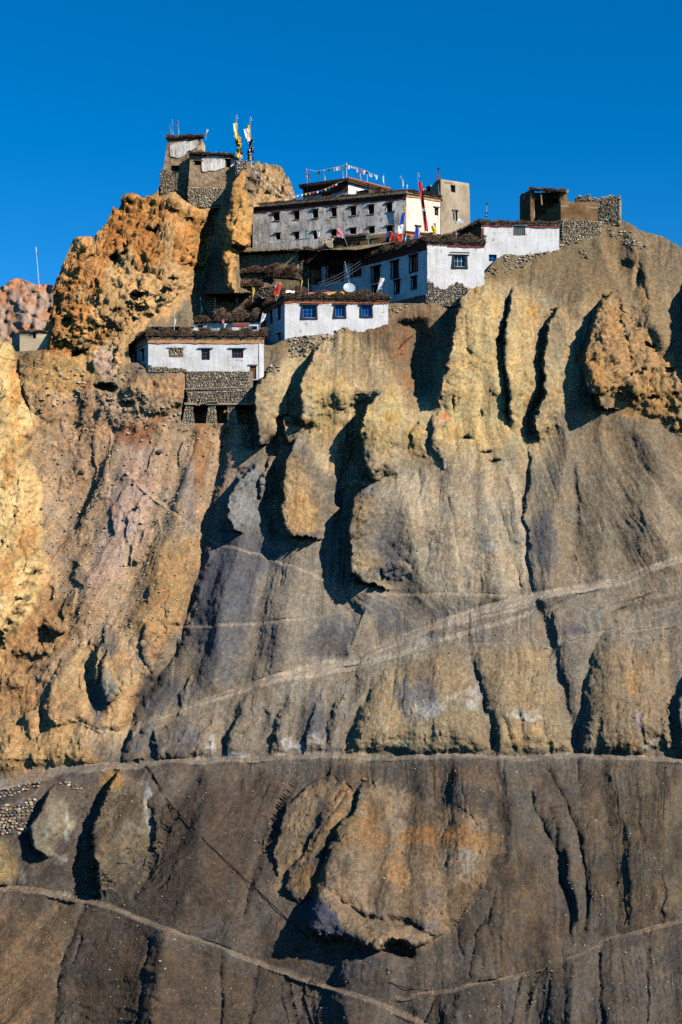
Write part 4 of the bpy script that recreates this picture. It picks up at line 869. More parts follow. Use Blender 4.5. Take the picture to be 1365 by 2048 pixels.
# ---- small houses behind house A
Yg = 168.0
hG = house('brush_roofed_store', 'low store under sagging brushwood just behind the long white house', 400, 665, Yg, 'store')
g0, g1 = xy(306,Yg), xy(522,Yg-1); zg = Z_of(648,Yg)
w = Wall(g0, g1, zg-2.2, zg); hole(w, (398,651,406,660), hG); w.build('front_wall', M['white'], hG, seed=8)
roof(hG, [(g0[0],g0[1]-.1),(g1[0],g1[1]-.1),(g1[0],g1[1]+4),(g0[0]+1,g0[1]+4)], zg+.004, .15)
brush(hG, g0, (X_of(432,Yg),Yg-.4), zg+.1, .75, .4, 1.6, 150, (0,0,1,2), seed=5); brush(hG, (X_of(430,Yg),Yg-.6), (g1[0]-.2,g1[1]), zg+.15, 1.35, .5, 1.4, 150, (0,1,2,2), seed=6, droop=.25)
hP = house('painted_shrine', 'tiny white shrine block with pink band beside dark window, behind brushwood roof', 483, 662, 164.8, 'shrine')
p0, p1 = xy(466,165), xy(499,165); w = Wall(p0, p1, Z_of(668,165), Z_of(647,165)); w.build('front_wall', M['white'], hP, seed=12); band(w, None, None, 647, 652.5, 'maroon', hP)
roof(hP, [p0,p1,(p1[0],p1[1]+1),(p0[0],p0[1]+1)], w.z1+.003, .06)
p0, p1 = xy(499.3,165.1), xy(517,165.1); w = Wall(p0, p1, Z_of(668,165), Z_of(649,165)); window(w, (501,653,515,660), hP, 'paleblue', 1, 1, None, 'paleblue', .02); w.build('annex_wall', M['white'], hP, seed=13)
Yf0, Yf1 = 177., 170.2
hF = house('shaded_white_house', 'small white house in shade under thick brushwood beside the dark rock cleft', 450, 632, 172)
f0, f1, f2 = xy(381,Yf0), xy(548,Yf1), xy(392,181); zf = Z_of(612,Yf1)
w = Wall(f0, f1, zf-2.4, zf); hole(w, (455,616,468,630), hF); hole(w, (496,616,506,624), hF)
hole(w, (414,618,420,630), hF)
w.build('front_wall', M['white'], hF, seed=9); band(w, None, None, 608, 614, 'darkred', hF)
roof(hF, [f0,f1,(f1[0]+2,f1[1]+6),(f0[0]+3,f0[1]+5)], zf+.004, .15)
brush(hF, f0, f1, zf+.12, .95, .5, 1.6, 150, (0,0,1,1,3), seed=7); brush(hF, (f0[0]+2.6,f0[1]+1), (f1[0]+.8,f1[1]+1.8), zf+.6, .9, .3, 1.6, 120, (0,1,1,3,2), seed=8)

# ---- brush and stone yard against the rock
hy_ = thing('stone_yard_wall', 'blackened dry stone yard wall topped with brushwood against the orange rock', 'wall', pt(540, 575, 173))
y0_, y1_ = xy(475,173.5), xy(604,176); w = Wall(y0_, y1_, Z_of(590,173), Z_of(512,174))
mb = MB(); w.slab(mb, 0, w.z0, w.L, w.z1, -.5, -.05); yp = mb.build('wall_core', M['mortar'], hy_); stone_face(w, 'wall_stones', yp, size=.3, mats=(4,4,4,2,1))
brush(hy_, y0_, y1_, w.z1-.1, .55, .25, 1.2, 110, (0,0,1,3), seed=11)
bp_ = thing('brushwood_pile', 'loose pile of brushwood heaped beside the shaded windows', 'firewood pile', pt(570, 560, 171.5))
brush(bp_, xy(538,172), xy(598,170.6), Z_of(552,171.5), 1.35, .7, .9, 220, (0,0,1,1,3), name='heap', seed=12, droop=.2, dz=-.5)

# ---- house B: white house with blue windows
Yb = 163.5
hB = house('white_house', 'tall white house with bright blue windows, orange band and brushwood roof edge', 670, 690, Yb)
b0, b1, bL, bR = xy(570,Yb), xy(777,164.2), xy(515,170.8), xy(762,170)
zb1 = Z_of(601,Yb)
wf = Wall(b0, b1, Z_of(700,Yb), zb1); wl = Wall(bL, b0, Z_of(712,Yb), zb1); wr = Wall(b1, bR, Z_of(640,Yb), zb1)
window(wf, (606,611,632,635.5), hB, 'blue', 3, 3, .16, 'char', .10, bar=.09, lint_h=.2); window(wf, (671,611,690,633.5), hB, 'blue', 3, 1, .14, 'char', .10, bar=.11, lint_h=.2); window(wf, (724,611,743,632), hB, 'blue', 3, 1, .14, 'char', .10, bar=.11, lint_h=.2)
for r_ in ((538,618,546,648),(554,612,562,641),(525,644,531,653)): window(wl, r_, hB, 'char', 2, 1, None, 'char', .1)
window(wl, (556,668,562,682), hB, 'char', 1, 1, None, 'char', .1)
wf.build('front_wall', M['white'], hB, seed=21); wl.build('side_wall', M['white'], hB, seed=22); wr.build('side_wall', M['white'], hB, seed=23)
band(wf, None, None, 601, 608.5, 'orange', hB); band(wl, None, None, 601, 608, 'orange', hB)
mb = MB(); mb.tube([wf.P(wf.L*.06, wf.uv(605,672)[1], .12), wf.P(wf.L*.06, wf.uv(605,660)[1], .12)], .03)
roof(hB, [(b0[0]-.1,b0[1]-.15),(b1[0]+.1,b1[1]-.15),bR,bL], zb1+.004, .15)
brush(hB, (b0[0]-.1,b0[1]), (b1[0]+.2,b1[1]), zb1+.22, .66, .30, 1.0, 200, (0,0,1,1,2), seed=22, droop=.05); brush(hB, bL, (b0[0]+.2,b0[1]), zb1+.22, .55, .32, 1.0, 140, (0,0,1,1), seed=23)

# ---- house C: large house, shaded wall to the left, sunlit gable
Yc = 166.5
hC = house('white_house', 'large white house with one charcoal framed pale blue window on its sunlit end', 860, 600, Yc)
c0, c1, cL, cR = xy(855,Yc), xy(969,167.2), xy(723,174.5), xy(952,175)
zc = Z_of(488,Yc)
wf = Wall(c0, c1, Z_of(612,Yc), zc); wl = Wall(cL, c0, Z_of(622,Yc), zc); wr = Wall(c1, cR, Z_of(560,Yc), zc)
window(wf, (909,510,931,533), hC, 'paleblue', 3, 2, .20, 'char', .22, bar=.06, lint_h=.26)
for r_ in ((745,534,760,563),(784,523,797,555),(821,511,835,543)): window(wl, r_, hC, 'char', 4, 1, .10, 'char', .10, lint_h=.15)
for r_ in ((790,561,800,587),(824,554,834,578),(746,572,756,590)): window(wl, r_, hC, 'char', 1, 1, .06, 'char', .08, lint_h=.12)
wf.build('front_wall', M['white'], hC, seed=31); wl.build('side_wall', M['white'], hC, seed=32); wr.build('side_wall', M['white'], hC, seed=33)
band(wf, 896, None, 489, 496, 'maroon', hC); band(wf, None, 895, 488.5, 493, 'ochre', hC); band(wl, None, None, 488, 499, 'darkred', hC)
mb = MB(); a_, b_, c_, d_ = wf.rect(899,507.5,939,509.5); wf.slab(mb, a_, b_, c_, d_, .155, .175); mb.build('white_lintel_stripe', M['white'], hC)
roof(hC, [(c0[0]-.1,c0[1]-.15),(c1[0]+.1,c1[1]-.15),cR,cL], zc+.004, .15)
brush(hC, (c0[0]-.3,c0[1]), (c1[0]+.1,c1[1]), zc+.22, .95, .32, 1.3, 210, (0,1,1,2,2), seed=31, droop=.02); brush(hC, (cL[0]-.4,cL[1]+.4), (c0[0]+.3,c0[1]), zc+.1, .95, .42, 1.3, 200, (0,0,1,1,2), seed=32, droop=.1)
sbw = Wall(xy(854,Yc-.06), xy(940,Yc+.45), Z_of(612,Yc), Z_of(563,Yc)); stone_face(sbw, 'footing_stones', hC, size=.26, mats=(0,0,3,2,1), top=lambda f: .85+.15*math.cos(f*9))
sbw = Wall(xy(775,171.4), xy(854.5,Yc-.02), Z_of(622,Yc), Z_of(588,Yc)); stone_face(sbw, 'footing_stones', hC, size=.26, mats=(0,2,1,4), out=.05)
# rear wing of C
hC2 = house('shaded_house_wing', 'shaded white wing with three wide dark blue windows under a brushwood eave', 660, 590, 175)
q0, q1 = xy(596,179), xy(727,174.2); zq = Z_of(514,174.2)
w = Wall(q0, q1, Z_of(600,174), zq)
for r_ in ((622,531,642,566),(655,526,687,561),(704,521,722,552)): window(w, r_, hC2, 'char', 4, 1, .10, 'char', .10, lint_h=.15, glass='blue' if False else 'glass')
w.build('front_wall', M['white'], hC2, seed=41); band(w, None, None, 513, 522, 'darkred', hC2)
for r_ in ((668,574,676,579),(712,571,720,577)): pass
roof(hC2, [q0,q1,(q1[0]+1.5,q1[1]+4),(q0[0]+1.5,q0[1]+4)], zq+.004, .15)
brush(hC2, (q0[0]-.2,q0[1]), (q1[0]+.3,q1[1]), zq+.1, 1.25, .45, 1.3, 200, (0,0,0,1,3), seed=41); brush(hC2, (X_of(690,176),176.5), (X_of(792,174),173.6), zq+.9, .9, .3, 2.2, 110, (2,2,1,3), seed=43)

# ---- house D
Yd = 171.
hD = house('white_house', 'white house with maroon band, grey shutter and tiny blue window beside the ruin', 1040, 520, Yd)
d0, d1, dL, dR = xy(963,Yd), xy(1119,171.6), xy(878,180), xy(1100,180)
zd = Z_of(449,Yd)
wf = Wall(d0, d1, Z_of(560,Yd), zd); wl = Wall(dL, d0, Z_of(560,Yd), zd); wr = Wall(d1, dR, Z_of(500,Yd), zd)
a_, b_, c_, d_ = wf.open(wf.rect(1027,452,1051,471)); window(wf, (978,509,994,523), hD, 'blue', 2, 2, None, None, bar=.1)
wf.build('front_wall', M['white'], hD, seed=51); wl.build('side_wall', M['mud_brown'], hD, seed=52); wr.build('side_wall', M['mud_brown'], hD, seed=53)
mb = MB(); wf.slab(mb, a_, b_, c_, d_, -.12, -.05); sh = mb.build('shutter', M['shutter'], hD)
for k in range(1, 6):
    mb = MB(); x_ = a_+(c_-a_)*k/6; wf.slab(mb, x_-.02, b_, x_+.02, d_, -.05, -.03); mb.build('shutter_rib', M['shutter'], sh)
mb = MB(); wf.slab(mb, a_-.1, d_, c_+.25, d_+.05, .025, .10); mb.build('shutter_rail', M['paleblue'], sh)
band(wf, None, 1026.5, 450, 456, 'maroon', hD); band(wf, 1051.5, None, 450, 456.5, 'maroon', hD)
mb = MB(); wf.slab(mb, 0.005, Z_of(490,Yd), .26, Z_of(456.3,Yd), .003, .08); mb.build('painted_corner', M['maroon'], hD)
roof(hD, [(d0[0]-.1,d0[1]-.15),(d1[0]+.1,d1[1]-.15),dR,dL], zd+.004, .12)
brush(hD, (d0[0]-.1,d0[1]), (d1[0],d1[1]), zd+.16, .3, .2, .8, 170, (1,2,2,1), seed=51); brush(hD, dL, (d0[0],d0[1]), zd+.1, .45, .3, .9, 120, (0,0,1,2), seed=52)
hH = thing('brushwood_lean_to', 'dark sloping brushwood roof running down from the maroon banded house', 'roof', pt(920, 490, 173))
mb = MB()
for k in range(9):
    f = k/8; p = Vector(pt(868+94*f, 494-40*f-5*math.sin(f*3), 175-2.2*f)); q = Vector(pt(868+94*f, 500, 171-1.0*f))
    mb.v += [tuple(p+Vector((0,2,0))), tuple(p), tuple(q), tuple(q+Vector((0,2,-1)))]
for k in range(8):
    for j in range(3): mb.f.append((k*4+j, k*4+j+1, (k+1)*4+j+1, (k+1)*4+j))
mb.build('slope', M['brush'], hH)
brush(hH, xy(868,175.2), xy(962,172.8), Z_of(493,175), .4, .25, .6, 150, (0,0,1,2), name='ridge_edge', seed=55, dz=2.0)

# ---- monastery
Ym = 176.
mo = house('monastery', 'long three storey whitewashed monastery block with two rows of small dark windows', 660, 500, 179, 'monastery')
m0, mL, mR = xy(813,Ym), xy(506,182.), xy(881,178.2); zm = Z_of(388,Ym)
wf = Wall(mL, m0, Z_of(506,Ym), zm); wr = Wall(m0, mR, Z_of(500,Ym), zm)
up = [(547,425,560,441),(588,422,599.5,439),(625.5,419,637,436),(663,416,674,433),(701,413,713,431),(737,410,749,428),(773,406,785,424)]
lo = [(552,466,561.5,479),(589,464,599,478),(626.5,462,636.5,478),(662,459,674,472),(700,456,713,468),(738,453,750,466),(773,451,785,463)]
for r_ in up: window(wf, r_, mo, 'wood', 1, 2, None, 'wood', .12, 'dark', .07, 'wood_pale', .08)
for r_ in lo: hole(wf, r_, mo, 'wood_pale', 'wood_pale')
window(wr, (869.5,415,877,431), mo, 'wood', 1, 2, None, 'wood_pale', .15, 'dark', .12); hole(wr, (832,452,841,464), mo)
wf.build('long_wall', M['dirty'], mo, seed=61, wob=.02); wr.build('end_wall', M['cream'], mo, seed=62, wob=.02)  # end wall's brighter, warmer wash has the sun painted in
band(wf, None, None, 389, 398, 'darkred', mo, out=.05); band(wr, None, None, 397.5, 404, 'ochre', mo)
roof(mo, [(mL[0]-.2,mL[1]-.2),(m0[0],m0[1]-.3),(mR[0]+.2,mR[1]-.1),(mR[0]+2,mR[1]+9),(mL[0]+4,mL[1]+9)], zm+.004, .28, 'roof_slab', 'earth')
brush(mo, mL, m0, zm+.26, .24, .2, .5, 90, (0,0,1,2), name='parapet_thatch', seed=61); brush(mo, m0, mR, zm+.2, .3, .32, .5, 90, (0,0,0,1), name='parapet_thatch', seed=62)
pw0, pw1 = xy(728,180), xy(800,178.6); w = Wall(pw0, pw1, zm+.2, zm+1.0, .3); w.build('rooftop_wall', M['mud'], mo, ragged=.12, seed=63)
# penthouse chapel
pc = house('rooftop_chapel', 'small chapel on the monastery roof with red band and wide flat eaves', 696, 400, 182, 'chapel')
k0, kL, kR = xy(697,181.5), xy(607,184), xy(780,186); zk = Z_of(366,181.5)
wf = Wall(kL, k0, zm-.3, zk); wr = Wall(k0, kR, zm-.3, zk)
hole(wf, (645,384,664,399), pc, 'wood_pale', 'wood_pale')
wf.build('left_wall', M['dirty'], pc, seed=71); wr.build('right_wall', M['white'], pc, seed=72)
band(wf, None, None, 366, 382, 'darkred', pc); band(wr, None, None, 376, 386, 'orange', pc)
c3 = lambda p, dx, dy: (p[0]+dx, p[1]+dy)
roof(pc, [c3(kL,-.4,-.3),c3(k0,.0,-.55),c3(kR,.4,-.1),(kR[0]-1,kR[1]+4),(kL[0]+2,kL[1]+4)], zk+.004, .10, 'eave_boards', 'wood')
roof(pc, [c3(kL,-.5,-.35),c3(k0,.0,-.65),c3(kR,.5,-.15),(kR[0]-1,kR[1]+4.2),(kL[0]+2,kL[1]+4.2)], zk+.11, .30, 'roof_slab', 'brush')
rb = house('rooftop_mud_hut', 'crumbling mud brick hut with one opening on the monastery roof', 735, 395, 179.4, 'hut')
w = Wall(xy(713,179.6), xy(763,179.0), zm+.05, Z_of(377,179.3)); hole(w, (727,382,738,391), rb, 'mud' if False else 'wood_pale', None); w.build('front_wall', M['mud_brown'], rb, ragged=.4, seed=73)
Wall(xy(763,179.0), xy(775,181), zm+.05, Z_of(380,179.3)).build('side_wall', M['mud_brown'], rb, seed=74)
roof(rb, [xy(714,179.7), xy(762,179.1), xy(775,181), xy(715,182)], Z_of(380,179.3)-.1, .08)
# tower at its right end
to = house('mud_tower', 'plain square mud plastered tower with two small openings at the monastery end', 910, 445, 178, 'tower')
t0, tL, tR = xy(882,178.6), xy(845,182.5), xy(938,180.4)
ztw = Z_of(358,178.6)
wf = Wall(t0, tR, Z_of(470,178.6), ztw, batterR=.25); wl = Wall(tL, t0, Z_of(470,178.6), ztw)
hole(wf, (902,370,911,384), to, 'wood_pale', None); hole(wf, (906,421,914,441), to, 'wood', 'wood'); hole(wl, (853,372,861,392), to, 'wood_pale', None)
wf.build('front_wall', M['mud'], to, seed=81, wob=.04); wl.build('side_wall', M['mud'], to, ragged=.5, seed=82); Wall(tR, (tR[0]+.5,tR[1]+5), Z_of(470,178.6), ztw).build('side_wall', M['mud'], to, seed=83)
roof(to, [t0,tR,(tR[0]+.5,tR[1]+5),(tL[0]+2,tL[1]+4),(tL[0]+1,tL[1]+.3)], ztw-.35, .2)
mb = MB(); mb.box(Vector((t0[0]-.4,t0[1]+.2,ztw-.1)), (.32,0,0), (0,.32,0), (0,0,.62)); cb = mb.build('chimney', M['maroon'], to)
mb = MB(); mb.tube([(t0[0]-.24,t0[1]+.36,ztw+.5),(t0[0]-.24,t0[1]+.36,ztw+1.35)], .025); mb.box(Vector((t0[0]-.36,t0[1]+.34,ztw+1.1)), (.24,0,0), (0,.04,0), (0,0,.2)); mb.build('finial', M['black'], cb)
# annexes before the monastery
an = house('mud_annex', 'low mud walled annex with brush covered parapet below the monastery windows', 720, 500, 176, 'annex')
w = Wall(xy(665,177.6), xy(803,175.0), Z_of(510,176), Z_of(466,175.2)); hole(w, (687,487,697,498), an, 'blue', None); hole(w, (705,486,720,498), an); w.build('front_wall', M['mud_brown'], an, seed=91)
w2 = Wall(xy(648,177.3), xy(665,177.1), Z_of(510,176), Z_of(478,177.2)); w2.build('end_wall', M['mud_pale'], an, seed=92)  # annex end lit by the sun: brightness painted as paler brick
roof(an, [xy(648,177.4),xy(665,177.4),xy(803,175),xy(803,177),xy(650,181)], Z_of(480,177.2)-.1, .1)
brush(an, xy(664,177.5), xy(735,176.2), Z_of(474,176.6), .3, .2, .6, 120, (2,2,3,1), seed=91)
an2 = house('white_annex', 'low white annex with orange band under a dark eave beside the tricolour flag', 840, 490, 173.8, 'annex')
w = Wall(xy(811,173.6), xy(880,175.2), Z_of(500,174), Z_of(466,173.6)); w.build('front_wall', M['white'], an2, seed=93); band(w, None, None, 474, 480, 'orange', an2)
roof(an2, [c3(xy(811,173.6),-.1,-.2), c3(xy(880,175.2),.1,-.2), xy(885,177), xy(815,176)], w.z1+.004, .2, 'roof_slab', 'brush')

# ---- fort on the crest
Yo = 178.6
fo = house('hilltop_tower', 'tapering stone and mud tower with peeling white patch on the summit', 360, 400, Yo, 'tower')
f0_, f1_, fL_ = xy(336,Yo), xy(404,Yo), xy(332,183); zf_ = Z_of(277,Yo)
wf = Wall(f0_, f1_, Z_of(412,Yo), zf_, batterL=1.05); wr = Wall(f1_, xy(411,181.5), Z_of(412,Yo), zf_)
hole(wf, (349,331,364,342), fo, 'mud' if False else 'wood', None)
wf.build('front_wall', M['fort'], fo, ragged=.18, seed=101); wr.build('side_wall', M['mud_pale'], fo, seed=102)  # tower's right face is paler to paint the sun on it
mb = MB(); mb.quad((f0_[0]+.3,f0_[1]+4.4,Z_of(420,Yo)), wf.P(0,wf.z0,0), wf.P(0,wf.z1,0), (f0_[0]+.3,f0_[1]+4.4,zf_)); mb.build('side_wall', M['fort'], fo)
roof(fo, [f0_,f1_,xy(411,181.5),xy(411,184),(f0_[0]+.3,f0_[1]+4.4)], zf_-.3, .2)
sw = Wall(c3(f0_,-.9,-.03), c3(f1_,-.3,-.03), Z_of(412,Yo), Z_of(335,Yo)); stone_face(sw, 'lower_stonework', fo, size=.28, mats=(0,2,2,2,0), top=lambda f: .95-.25*f)
# peeling white patch: a thin skin of lime render
def skin(wall, pts, m, parent, name, d=.03):
    c = np.array([wall.uv(*p) for p in pts]); mb = MB(); mid = c.mean(0); n = len(pts)
    ring = []
    rnd = random.Random(len(name)+n)
    for i in range(n):
        a, b = c[i], c[(i+1) % n]; k = max(1, int(np.hypot(*(b-a))/.3))
        for j in range(k): ring.append(a+(b-a)*j/k + (rnd.uniform(-.07,.07), rnd.uniform(-.07,.07)))
    for q in ring: mb.v.append(tuple(wall.P(q[0], q[1], d)))
    for q in ring: mb.v.append(tuple(wall.P(q[0], q[1], -.06)))
    n = len(ring); mb.f += [tuple(range(n))] + [(i, n+i, n+(i+1) % n, (i+1) % n) for i in range(n)]
    return mb.build(name, M[m], parent)
skin(wf, [(345,312),(343,290),(352,286),(378,282),(396,281),(396,296),(380,302),(370,312),(358,316)], 'dirty', fo, 'lime_render_patch', .09)
band(wf, 338, 402, 277, 280, 'maroon', fo, 'red_painted_edge', .08)
brush(fo, c3(f0_,-.2,0), c3(f1_,.2,0), zf_-.05, .35, .3, .6, 130, (0,1,1,2), name='roof_brush', seed=101, dz=.2)
Yn = 177.4
fa = house('hilltop_house', 'low mud house with white wall patch below the tapering summit tower', 430, 400, Yn)
n0, n1 = xy(381,Yn), xy(477,Yn+.6); zn = Z_of(310,Yn)
wf = Wall(n0, n1, Z_of(415,Yn), zn, batterL=.35); hole(wf, (391,322,405,330), fa, 'wood', 'wood'); hole(wf, (453,318,461,334), fa, 'wood', 'wood_pale')
wf.build('front_wall', M['fort'], fa, ragged=.15, seed=104); Wall(xy(381,Yn+4), n0, Z_of(415,Yn), zn).build('side_wall', M['fort'], fa, seed=105)
skin(wf, [(406,344),(405,318),(418,311),(440,309),(450,312),(451,335),(438,341)], 'dirty', fa, 'lime_render_patch', .10)
skin(wf, [(462,335),(462,320),(474,320),(474,334)], 'dirty', fa, 'lime_render_patch', .10)
roof(fa, [n0,n1,xy(480,183),xy(384,183)], zn+.004, .15)
brush(fa, c3(n0,-.1,0), c3(n1,-.6,0), zn+.05, .3, .5, .9, 130, (0,0,1,2), name='roof_brush', seed=104)
sw = Wall(c3(n0,-.35,-.06), c3(n1,-.3,-.06), Z_of(415,Yn), Z_of(372,Yn)); stone_face(sw, 'lower_stonework', fa, size=.28, mats=(0,0,2,3), top=lambda f: .95)
mb = MB(); mb.box(pt(476,312,177.6), (.5,0,0), (0,.5,0), (0,0,.5))
bt = thing('stone_buttress', 'narrow rubble buttress between summit house and orange pinnacle', 'buttress', pt(483, 370, 177))
bw = Wall(xy(471,177.0), xy(493,177.0), Z_of(375,177), Z_of(322,177)); mb = MB(); bw.slab(mb, 0, bw.z0, bw.L, bw.z1, -2, -.05); bc = mb.build('core', M['mortar'], bt); stone_face(bw, 'face_stones', bc, size=.3, mats=(0,2,2,3,1))

# ---- ruin at the right
Yr = 172.6
ru = house('roofless_ruin', 'half ruined brown mud building with open dark loft and rubble walls', 1150, 480, Yr, 'ruin')
r0, r1, rL = xy(1122,Yr), xy(1196,173.4), xy(1060,181); zr = Z_of(401,Yr)
wf = Wall(r0, r1, Z_of(443,Yr), zr); wl = Wall(rL, r0, Z_of(460,Yr), zr)
hole(wl, (1088,425,1092,431), ru, 'wood', None)
wf.build('front_wall', M['mud_brown'], ru, ragged=.08, seed=111); wl.build('side_wall', M['mud_brown'], ru, ragged=.12, seed=112)
sw = Wall(c3(r0,0,-.1), c3(r1,.3,-.1), Z_of(492,Yr), Z_of(440,Yr)); mb = MB(); sw.slab(mb, 0, sw.z0, sw.L, sw.z1, -.5, -.05); bc = mb.build('stone_plinth', M['mortar'], ru); stone_face(sw, 'plinth_stones', bc, size=.25, mats=(0,0,0,3,2,3))
# tower stub with loft
w = Wall(xy(1040,180.5), xy(1062,178.4), Z_of(460,178), Z_of(379,178.4)); hole(w, (1049,392,1053,399), ru, 'wood', None); w.build('tower_wall', M['mud_brown'], ru, ragged=.15, seed=113)
Wall(xy(1062,178.4), xy(1070,179.2), Z_of(430,178), Z_of(379,178.4), .06).build('tower_wall', M['mud_pale'], ru, seed=114)  # narrow sunlit face, its light put into a paler brick colour
w = Wall(xy(1060,182.6), xy(1135,182), Z_of(450,182), Z_of(383,182)); w.build('loft_back_wall', M['mud_brown'], ru, seed=115)
Wall(xy(1128,177.8), xy(1135,182), Z_of(425,180), Z_of(386,180)).build('loft_end_wall', M['mud_brown'], ru, seed=116)
mb = MB()
P0, P1, P2, P3 = pt(1060,381,178.3), pt(1133,386,177.6), pt(1138,384,182.5), pt(1058,379,183)
for a_, b_, c_, d_ in ((P0,P1,P2,P3),): mb.quad(a_,b_,c_,d_); mb.quad(*(q+Vector((0,0,.22)) for q in (a_,b_,c_,d_))); mb.quad(a_,b_,b_+Vector((0,0,.22)),a_+Vector((0,0,.22))); mb.quad(b_,c_,c_+Vector((0,0,.22)),b_+Vector((0,0,.22)))
mb.build('loft_roof', M['earth'], ru); brush(ru, (P0.x,P0.y), (P1.x,P1.y), P0.z+.1, .28, .2, .5, 110, (1,2,1,0), name='loft_roof_brush', seed=115, dz=P1.z-P0.z)
mb = MB(); mb.tube([pt(1084,410,178.2), pt(1082,385,178.2)], .09); mb.build('loft_post', M['wood_pale'], ru)
roof(ru, [r0, r1, xy(1200,178), xy(1135,182), rL], Z_of(410,Yr)-.2, .2)
rw = thing('rubble_wall', 'tall rubble stone wall standing behind the brown mud ruin', 'wall', pt(1216, 445, 174))
w = Wall(xy(1178,175.2), xy(1239,174.2), Z_of(450,174), Z_of(391,174.2)); mb = MB(); w.slab(mb, 0, w.z0, w.L, w.z1-.1, -1.5, -.05); bc = mb.build('wall_core', M['mortar'], rw); stone_face(w, 'wall_stones', bc, size=.28, mats=(0,0,3,1,2), top=lambda f: 1-.03*math.sin(f*7))
w = Wall(xy(1150,177.0), xy(1179,176.4), Z_of(412,176), Z_of(389,176.4)); mb = MB(); w.slab(mb, 0, w.z0, w.L, w.z1-.1, -.6, -.05); bc = mb.build('wall_core', M['mortar'], rw); stone_face(w, 'wall_stones', bc, size=.28, mats=(0,2,3,1,2), top=lambda f: .8+.2*abs(math.sin(f*5)))
w = Wall((X_of(1239,174.2),174.2), (X_of(1240,174.2)+.6,178), Z_of(450,174), Z_of(392,174.2)); w.build('wall_end', M['mortar'], rw, seed=118)

# ---- mud hut at far left
Yh = 163.2
hu = house('mud_hut', 'square pale mud brick hut with a single small opening on the ledge', 68, 706, Yh, 'hut')
h0, h1, hL = xy(40,Yh), xy(97,Yh+.2), xy(24,167.5); zh = Z_of(664,Yh)
wf = Wall(h0, h1, Z_of(715,Yh), zh); wl = Wall(hL, h0, Z_of(722,Yh), zh); hole(wf, (66,668,72,677), hu, 'wood', None)
wf.build('front_wall', M['mud_pale'], hu, ragged=.06, seed=121); wl.build('side_wall', M['mud'], hu, seed=122); Wall(h1, (h1[0]+.4,h1[1]+4), Z_of(715,Yh), zh).build('side_wall', M['mud_pale'], hu, seed=123)
roof(hu, [c3(h0,0,-.1),c3(h1,.1,-.1),(h1[0]+.4,h1[1]+4),hL], zh+.003, .10); brush(hu, h0, h1, zh+.05, .14, .14, .5, 60, (0,1,2), name='roof_brush', seed=121)

# ---- more stacked walls, fodder and roofs between the cleft and the white houses
lw = thing('mud_terrace_wall', 'low mud and rubble terrace wall between stone yard and shaded house', 'wall', pt(520, 600, 171))
w = Wall(xy(478,172.6), xy(560,170.4), Z_of(600,171), Z_of(566,171.2)); w.build('wall', M['fort'], lw, ragged=.3, seed=131); stone_face(w, 'wall_stones', lw, size=.26, mats=(2,2,4,0), z1=w.z1-.35)
for lb, x0_, x1_, y_, Y_, h_, sd in (('low heap of brushwood fodder on the mud terrace wall', 482, 530, 572, 171.6, .7, 141), ('brushwood stack against the blackened yard wall', 486, 545, 545, 172.6, .8, 142), ('tangled brushwood heap on the rear of the blue windowed house roof', 540, 612, 590, 167.5, .9, 143), ('long brushwood roof heap behind the satellite dish', 640, 740, 590, 168.2, .5, 144), ('rusty brushwood ridge in front of the mud annex', 606, 690, 503, 177.2, .55, 145)):
    bp2 = thing('brushwood_pile', lb, 'firewood pile', pt((x0_+x1_)/2, y_, Y_)); brush(bp2, xy(x0_,Y_+.4), xy(x1_,Y_), Z_of(y_,Y_), h_, .4, .8, 160, (0,1,1,2,3), name='heap', seed=sd, droop=.1)
# ------------------------------------------------------------------ far hill, flags, aerials, stones, shrubs
def far_hill():
    xs = np.linspace(-420, 330, 260); sk = np.interp(xs, [-420,-180,-60,0,12,20,32,45,58,75,95,115,180,330], [640,600,582,574,570,560,556,557,564,570,568,572,604,700])
    t = np.linspace(0, 1, 130)[:, None]; px_ = np.repeat(xs[None], 130, 0); py_ = 860 + t*(sk[None]-860)
    Yh_ = 236 + (860-py_)*.10
    Yh_ = Yh_ - 3*billow(px_/60, py_/60, px_*0+2, 3) + .9*fbm(px_/12, py_/12, px_*0+3, 4)
    f = np.stack([(px_-CX)/F*Yh_, Yh_, (HY-py_)/F*Yh_], -1)
    bk = np.stack([f[-1]+np.array([0, 8*k*k, -5*k*k]) for k in (1,2,3,4)]); A = np.concatenate([f, bk])
    n, m_ = A.shape[:2]; ix = np.arange(n*m_).reshape(n, m_); q = np.stack([ix[:-1,:-1], ix[:-1,1:], ix[1:,1:], ix[1:,:-1]], -1).reshape(-1,4)
    o = mesh_np('hill', A.reshape(-1,3), q, m_ground, True); o['kind'] = 'structure'
    r = sstep(-.3,.5,fbm(px_/30, py_/30, px_*0+8, 4))[..., None]; c = lin(196,140,104)*r + lin(188,158,136)*(1-r); c = c*(1+.3*fbm(px_/6, py_/6, px_*0+4, 3))[..., None]*.72
    colour(o, np.concatenate([c, np.repeat(c[-1:], 4, 0)]).reshape(-1,3))
far_hill()
# valley ground far below, out to the horizon
m_val = noise_mat('valley_gravel', [(.12,.10,.08),(.22,.18,.14)], (.05,.05,.05), 8, .95, 0)
mb = MB(); mb.quad((-6000,-6000,-62),(6000,-6000,-62),(6000,6000,-62),(-6000,6000,-62)); g_ = mb.build('valley_floor', m_val); g_['kind'] = 'structure'

